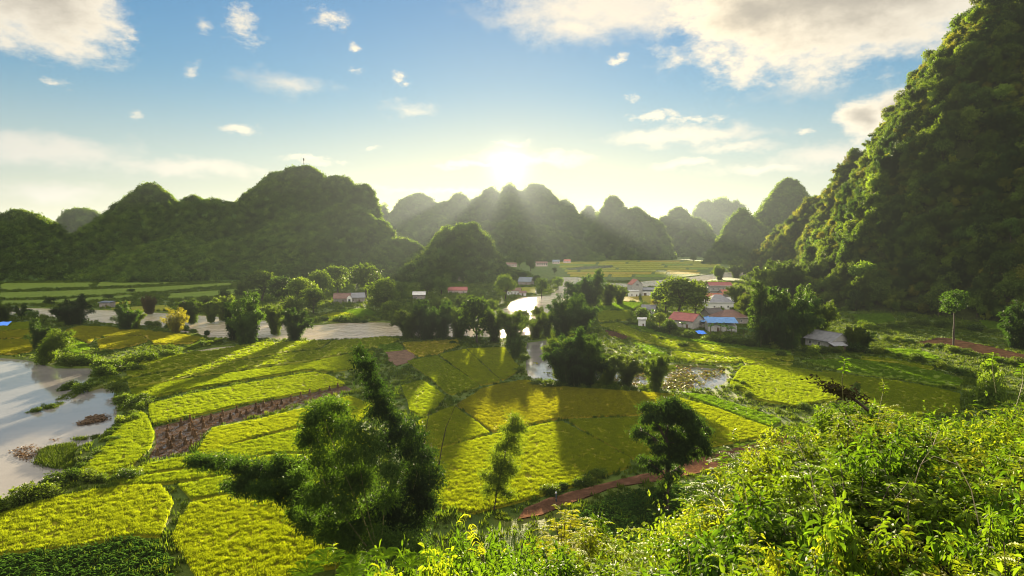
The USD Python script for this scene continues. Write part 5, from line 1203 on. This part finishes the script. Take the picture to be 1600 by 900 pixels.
w_ = lambda fc, u, z=1.1, w=1.1, h=1.2: ('window', fc, u, z, w, h)
d_ = lambda fc, u, w=1.1, h=2.1: ('door', fc, u, 0.0, w, h)
house(1072, 511, 'red-roofed house with a grey gable wall at the front of the village', 13.5, 10, 4.0, 3.0, -48, 'wgrey', 'red', opens=[w_('r', 1.6, 1.2, 1.2, 1.6), w_('f', -3), w_('f', 1), d_('f', 3.6)])
house(1126, 517, 'long shed with a bright blue metal roof behind the banana plants', 13, 7.5, 2.7, 1.7, -6, 'wgrey', 'blue', roof='shed', opens=[d_('f', -2), w_('f', 2.5)], ov=.6)
house(1099, 512, 'small blue-roofed lean-to between red-roofed house and blue shed', 4, 5, 2.3, 1.0, 8, 'stone', 'blue', roof='shed', opens=[d_('f', 0, .9, 1.9)])
house(1138, 505, 'wide brown-tiled house behind the blue shed', 16, 11, 3.4, 3.6, 12, 'stone', 'brown', roof='hip', opens=[w_('f', -4), d_('f', 0), w_('f', 4)])
house(1113, 496, 'low dark-roofed house with a blue awning behind the red-roofed one', 10, 7, 2.9, 2.2, 20, 'stone', 'dark', opens=[d_('f', 0), w_('f', 2.6)])
house(1121, 482, 'grey hip-roofed house with a white eave in the village', 16, 12, 4.4, 4.6, 4, 'white', 'grey', roof='hip', opens=[w_('f', -4.5), w_('f', 0), w_('f', 4.5)])
house(1142, 477, 'small pale-roofed house right of the grey hip roof', 9, 7, 3.4, 2.2, 32, 'white', 'pale', opens=[w_('f', -2), d_('f', 1.5)])
t = house(1123, 461, 'two-storey house with a red roof band at the back of the village', 18, 11, 8.2, 2.4, -2, 'wgrey', 'red', opens=[w_('f', x, z) for z in (1.2, 4.8) for x in (-6, -2, 2, 6)] + [w_('r', 0, 4.8)], ov=.7)
part(t, 'balcony', box(18.3, 1.2, .25, (0, -6.0, 4.2)), H['white']); part(t, 'cornice', box(18.4, .5, .9, (0, -5.7, 7.9)), H['white'])
house(1113, 470, 'brick-red low roof left in front of the two-storey house', 13, 8, 3.2, 2.4, -8, 'stone', 'brick', opens=[w_('f', -3), d_('f', 1)])
house(1135, 466, 'brick-red low roof right in front of the two-storey house', 10, 8, 4.2, 2.6, 10, 'stone', 'brick', opens=[w_('f', 2)])
house(1158, 466, 'rust-roofed shed at the right end of the village', 14, 7, 3.0, 1.6, -14, 'stone', 'brick', opens=[d_('f', 3)])
house(1003, 511, 'little white hut with a flat overhanging roof at the paddies', 3.6, 3.2, 3.6, .5, -12, 'white', 'pale', name='hut', cat_='hut', roof='shed', ov=.55, opens=[d_('f', .6, .8, 1.9)])
house(1014, 489, 'small grey-roofed house under the yellow blossom tree', 8, 6, 2.8, 2.0, -25, 'white', 'grey', opens=[w_('f', -2), d_('f', 1)])
t = house(992, 462, 'tall grey tower house with a gable on the paddy edge', 9.5, 9, 9.4, 4.0, -78, 'wgrey', 'brick', opens=[w_('r', 0, 8.2, 2.2, 2.2), w_('r', -2, 4.6), d_('r', 2)], ov=.3)
house(990, 464, 'white ground-floor front of the tower house', 8.2, 3.0, 4.4, .5, 8, 'white', 'pale', roof='shed', name='annexe', cat_='annexe', opens=[d_('f', 2), w_('f', -2)], ov=.15)
house(1013, 462, 'long low grey outbuilding right of the tower house', 11, 6, 3.4, 1.5, -4, 'white', 'grey', name='outbuilding', cat_='outbuilding', roof='shed', opens=[d_('f', -3, 2.2, 2.4)])
t = house(1293, 543, 'weathered grey barn under the dark bamboo on the right', 12, 10.6, 3.6, 2.7, -68, 'wgrey', 'grey', name='barn', cat_='barn', opens=[('window', 'f', -3.6, 1.3, 1.1, 1.4), ('window', 'f', .5, 1.3, 1.1, 1.4)], ov=.6)
for k in range(9): part(t, 'vent_block', box(.10, .42, .30, (6.03, -4.2 + k * 1.05, 3.25)), H['pane'])
house(1308, 549, 'small grey lean-to against the front of the barn', 5.2, 3.0, 1.7, .8, 12, 'wood', 'grey', name='lean_to', cat_='lean-to', roof='shed', opens=[d_('f', -1, .9, 1.5)])
house(535, 473, 'brown-roofed half of the farmhouse on the left river bank', 11, 8, 3.6, 3.2, 8, 'stone', 'brown', opens=[d_('f', 1), w_('f', -3)])
house(557, 472, 'grey-roofed half of the farmhouse with a white gable', 11, 7, 3.8, 2.9, 22, 'stone', 'grey', opens=[w_('f', -2.5), d_('f', 1.5), ('window', 'l', 0, 1.0, 1.6, 2.2)])
p = P(546, 474); t = thing('gable_wall', 'bright white painted gable porch of the farmhouse', 'porch', (p[0], p[1], 0), 22)
part(t, 'wall', trimesh.creation.extrude_polygon(Polygon([(-1.7, 0), (1.7, 0), (1.7, 3.8), (0, 5.6), (-1.7, 3.8)]).difference(sbox(-.75, .4, .75, 3.0)), .3, engine='earcut').apply_transform(np.array([[1, 0, 0, 0], [0, 0, 1, 0], [0, 1, 0, 0], [0, 0, 0, 1.]])), H['white']); part(t, 'doorway', box(1.5, .1, 2.6, (0, .25, 1.7)), H['pane'])
house(655, 468, 'small farm building with a pale metal roof behind the bamboo row', 9, 7, 4.0, 2.0, 6, 'stone', 'pale', opens=[w_('f', -2), w_('f', 1.5)])
house(715, 459, 'long low house with a dull red roof at the foot of the knoll', 16, 7, 3.4, 2.4, 3, 'pink', 'red', opens=[w_('f', -5), d_('f', 0), w_('f', 5)])
house(803, 461, 'small whitish house with a row of windows on the far river bank', 11, 7, 4.0, 2.0, -6, 'white', 'brown', opens=[w_('f', x, 1.2, .9, 1.5) for x in (-4, -1.4, 1.4)] + [d_('f', 3.8)])
house(817, 462, 'low annexe at the right of the small whitish house', 5, 5, 2.6, 1.2, -6, 'white', 'brown', name='annexe', cat_='annexe', opens=[d_('f', 0)])
house(822, 445, 'slate-roofed cottage among trees by the river mouth', 14, 10, 3.8, 4.2, -22, 'stone', 'slate', opens=[w_('f', -3), d_('f', 2)])
house(799, 417, 'far pinkish village house, leftmost of the hazy ones', 20, 12, 5.5, 3, 5, 'pink', 'brown', opens=[w_('f', x, 2, 2, 2.4) for x in (-8, -3, 3, 8)])
house(846, 416, 'far pale columned building in the haze', 22, 12, 7.0, 2.5, 12, 'pink', 'brown', opens=[w_('f', x, 2, 2, 4.4) for x in (-9, -4.5, 0, 4.5, 9)], ov=1.2)
house(869, 412, 'far slate-roofed building in the haze', 16, 12, 5, 4, -10, 'pink', 'slate', opens=[w_('f', x, 2, 2, 2.4) for x in (-6, 0, 6)])
house(886, 411, 'smallest far building right of the hazy village', 16, 10, 5, 4, 10, 'pink', 'brick', opens=[w_('f', 0, 2, 2, 2)])
house(168, 480, 'dark flat-roofed hut on the lime paddy at the left', 7.5, 5, 2.9, .5, -4, 'stone', 'slate', name='hut', cat_='hut', roof='shed', opens=[d_('f', 1)])
for px, py, sx, sy, lab in ((1095, 525, 4.2, 3.2, 'bright blue tarpaulin on posts in front of the village'), (1108, 502, 5.5, 3.5, 'blue tarpaulin awning under the dark roof'), (3, 511, 7, 4, 'blue tarpaulin at the left frame edge on the paddy')):
    p = P(px, py); t = thing('tarpaulin', lab, 'tarpaulin', (p[0], p[1], 0), 12)
    gx, gy = np.meshgrid(np.linspace(-sx / 2, sx / 2, 9), np.linspace(-sy / 2, sy / 2, 7)); ii = (np.arange(6)[:, None] * 9 + np.arange(8)[None]).ravel()
    part(t, 'sheet', (np.c_[gx.ravel(), gy.ravel(), (1.7 + gy * .35 + .12 * np.sin(gx * 2.1 + gy)).ravel()], np.c_[ii, ii + 1, ii + 10, ii + 9]), H['tarp'], True)
    for a in (-1, 1):
        for b in (-1, 1): part(t, 'post', tube([(a * sx * .45, b * sy * .45, -.2), (a * sx * .45, b * sy * .45, 1.68 + b * sy * .158)], [.05, .05], 6), H['wood'])
for (ax, ay), (bx, by), lab in (((1012, 513), (1036, 514), 'pale garden wall beside the clipped tree'), ((838, 449), (838, 459), 'white gatepost wall at the bright paddy by the white house')):
    a, b = P(ax, ay), P(bx, by); solo('garden_wall', tube([a + [0, 0, .6], b + [0, 0, .6]], [.62, .62], 4), H['pink' if ax > 900 else 'white'], lab, 'wall')

# banana plants
def banana(seed):
    R = np.random.default_rng(seed); ps = [('stem', tube([[0, 0, -.2], [0, 0, 1.4], [.05, 0, 2.6]], [.16, .13, .08], 8), M['culm'], True)]
    for i in range(8):
        a = i * 2.4 + R.normal() * .2; o = np.array([math.cos(a), math.sin(a), 0]); L = R.uniform(1.9, 2.7); el = R.uniform(.35, 1.2)
        s = np.linspace(0, 1, 9)[:, None]; c = np.array([.05, 0, 2.5]) + o * L * s * math.cos(el) + np.array([0, 0, 1.]) * L * (s * math.sin(el) - .55 * s ** 2.2)
        sd = np.cross(o, [0, 0, 1.]); w = (.34 * np.sin(np.pi * np.clip(s * .92 + .06, 0, 1)) ** .6)
        v = np.vstack([c + sd * w - [0, 0, .10], c, c - sd * w - [0, 0, .10]]); k = np.arange(8)
        ps.append(('leaf', (v, np.vstack([np.c_[k, k + 1, k + 10, k + 9], np.c_[k + 9, k + 10, k + 19, k + 18]])), M['banana'], False))
    return ps


BN = [proto(f'banana_{i}', banana(800 + i)) for i in range(3)]
for i, (px, pb, pt, lab) in enumerate(((1110, 523, 504, 'banana plant in front of the left end of the blue roof'), (1126, 525, 503, 'tallest banana plant in front of the blue roof'), (1143, 527, 508, 'banana plant in front of the right end of the blue roof'), (1162, 527, 510, 'banana plant right of the blue roof'), (1135, 521, 506, 'banana plant half hidden behind the tallest one'), (1067, 517, 501, 'banana plant at the corner of the red-roofed house'), (1177, 529, 514, 'rightmost banana plant below the tall dark bamboo'), (1020, 498, 482, 'banana plant under the yellow blossom tree'), (1016, 503, 489, 'banana plant above the little white hut'))):
    p = P(px, pb); s = AT(px, pt, p[1])[2] / 3.5; copy(BN[i % 3], 'banana_plant', lab, 'banana plant', (p[0], p[1], 0), i * 77, s)

# mast on the hill, person on the track, smoke
p = AT(475, 266, 930); t = thing('mast', 'thin antenna mast on the summit of the broad tall hill', 'mast', p)
part(t, 'pole', tube([(0, 0, -6), (0, 0, 10), (0, 0, 17)], [.45, .4, .3], 8), H['dark']); part(t, 'antenna', box(1.6, 1.6, 3.4, (0, 0, 16)), H['dark'])
for k in range(3): part(t, 'guy_wire', tube([(0, 0, 12), (6 * math.cos(k * 2.1), 6 * math.sin(k * 2.1), -5)], [.06, .06], 4), H['dark'])


def body(bones, refine=.03, it=6):
    mm = None
    for (a, ra), (b, rb) in bones:
        pts = np.vstack([trimesh.creation.icosphere(1, r).vertices + c for c, r in ((np.array(a, float), ra), (np.array(b, float), rb))])
        h = manifold3d.Manifold.hull_points(pts); mm = h if mm is None else mm + h
    mm = mm.refine_to_length(refine).to_mesh(); t_ = trimesh.Trimesh(mm.vert_properties[:, :3], mm.tri_verts)
    return trimesh.smoothing.filter_taubin(t_, iterations=it)


skin = plain('skin', (.36, .22, .15), .6); cloth = plain('dark_clothes', (.025, .03, .04), .8); cap = plain('pale_cap', (.45, .55, .62), .8)
p = P(869, 786); t = thing('person', 'person in dark clothes and pale cap walking along the dirt track', 'person', (p[0], p[1], .1), 60)
hip, sh = .86, 1.36
fing = []
for s in (-1, 1):
    hx = np.array([s * .26, .08 * s, .74])
    for k in range(4):
        b0 = hx + [0, (k - 1.5) * .019, -.05]; l = (.060, .075, .070, .052)[k]
        b1 = b0 + [0, .004, -l * .55]; fing += [((b0, .0095), (b1, .0085)), ((b1, .0085), (b1 + [-s * .012, .004, -l * .45], .0075))]
    fing.append(((hx + [0, .032, -.01], .011), (hx + [-s * .012, .055, -.055], .008)))
    fing.append(((hx, .026), (hx + [0, .0, -.045], .030)))
part(t, 'body', body([((0, 0, hip), .13), ((0, 0, 1.12), .12)] and [(((0, 0, hip), .13), ((0, 0, 1.12), .115)), (((0, 0, 1.12), .115), ((0, .0, sh - .06), .13)), (((-.15, 0, sh), .065), ((.15, 0, sh), .065)), (((0, 0, sh), .06), ((0, .02, 1.48), .052)), (((0, .02, 1.53), .085), ((0, .03, 1.60), .09)), (((0, .10, 1.55), .02), ((0, .125, 1.54), .014))]
     + [b for s in (-1, 1) for b in ((((s * .18, 0, sh - .01), .055), ((s * .25, s * .02, 1.08), .043)), (((s * .25, s * .02, 1.08), .042), ((s * .26, s * .08, .78), .030)), (((s * .09, 0, hip), .095), ((s * .10, s * .12, .48), .065)), (((s * .10, s * .12, .48), .06), ((s * .10, s * .06, .08), .042)), (((s * .10, s * .05, .04), .042), ((s * .10, s * .05 + .15, .03), .034)))] + fing, .02), skin, True)
part(t, 'shirt', body([(((0, 0, .88), .152), ((0, 0, 1.12), .136)), (((0, 0, 1.12), .136), ((0, 0, 1.31), .148)), (((-.15, 0, 1.36), .08), ((.15, 0, 1.36), .08))] + [((((s * .18, 0, 1.35), .072), ((s * .25, s * .02, 1.08), .058))) for s in (-1, 1)] + [((((s * .25, s * .02, 1.08), .058), ((s * .258, s * .07, .84), .048))) for s in (-1, 1)]), cloth, True)
part(t, 'trousers', body([b for s in (-1, 1) for b in ((((s * .09, 0, hip), .118), ((s * .10, s * .12, .48), .085)), (((s * .10, s * .12, .48), .085), ((s * .10, s * .06, .12), .066)))]), cloth, True)
part(t, 'cap', cat_mesh([trimesh.creation.icosphere(2, .108).slice_plane([0, 0, .01], [0, 0, 1]).apply_translation([0, .03, 1.60]), trimesh.creation.cylinder(.085, .015, sections=16).apply_translation([0, .10, 1.615])]), cap, True)

g = Graph(); ps_ = g.add('geometry', 'position')
smoke = g.make('smoke', volume=g.add('principled_volume', 'volume', color=(.9, .9, .9), density=g.m('multiply', g.rng(g.noise(ps_, .25, 3.0), .35, .75), .05)))
p = P(556, 462); sm = tube([p + [0, 0, 4], p + [1, 0, 9], p + [-1, 0, 14], p + [2.0, 0, 20]], [1.0, 2.2, 3.2, 2.0], 10)
v = np.vstack([sm.vertices, p + [0, 0, 3], p + [2, 0, 21]]); nv = len(sm.vertices); k = np.arange(10)
solo('smoke', (v, np.vstack([sm.faces, np.c_[k, np.full(10, nv), (k + 1) % 10], np.c_[nv - 10 + k, nv - 10 + (k + 1) % 10, np.full(10, nv + 1)]])), smoke, 'thin wisp of pale smoke rising behind the farmhouse', 'smoke', kind='stuff')

# ------------------------------------------------------------------ the air
HAZE = 0.0000115
g = Graph()
hz = g.make('haze', volume=g.add('principled_volume', 'volume', color=(.74, .87, 1.0), density=HAZE, anisotropy=.55))
solo('haze', box(18300, 14700, 374, (0, 6800, 183)), hz, 'thin evening haze filling the valley', 'haze', kind='stuff')
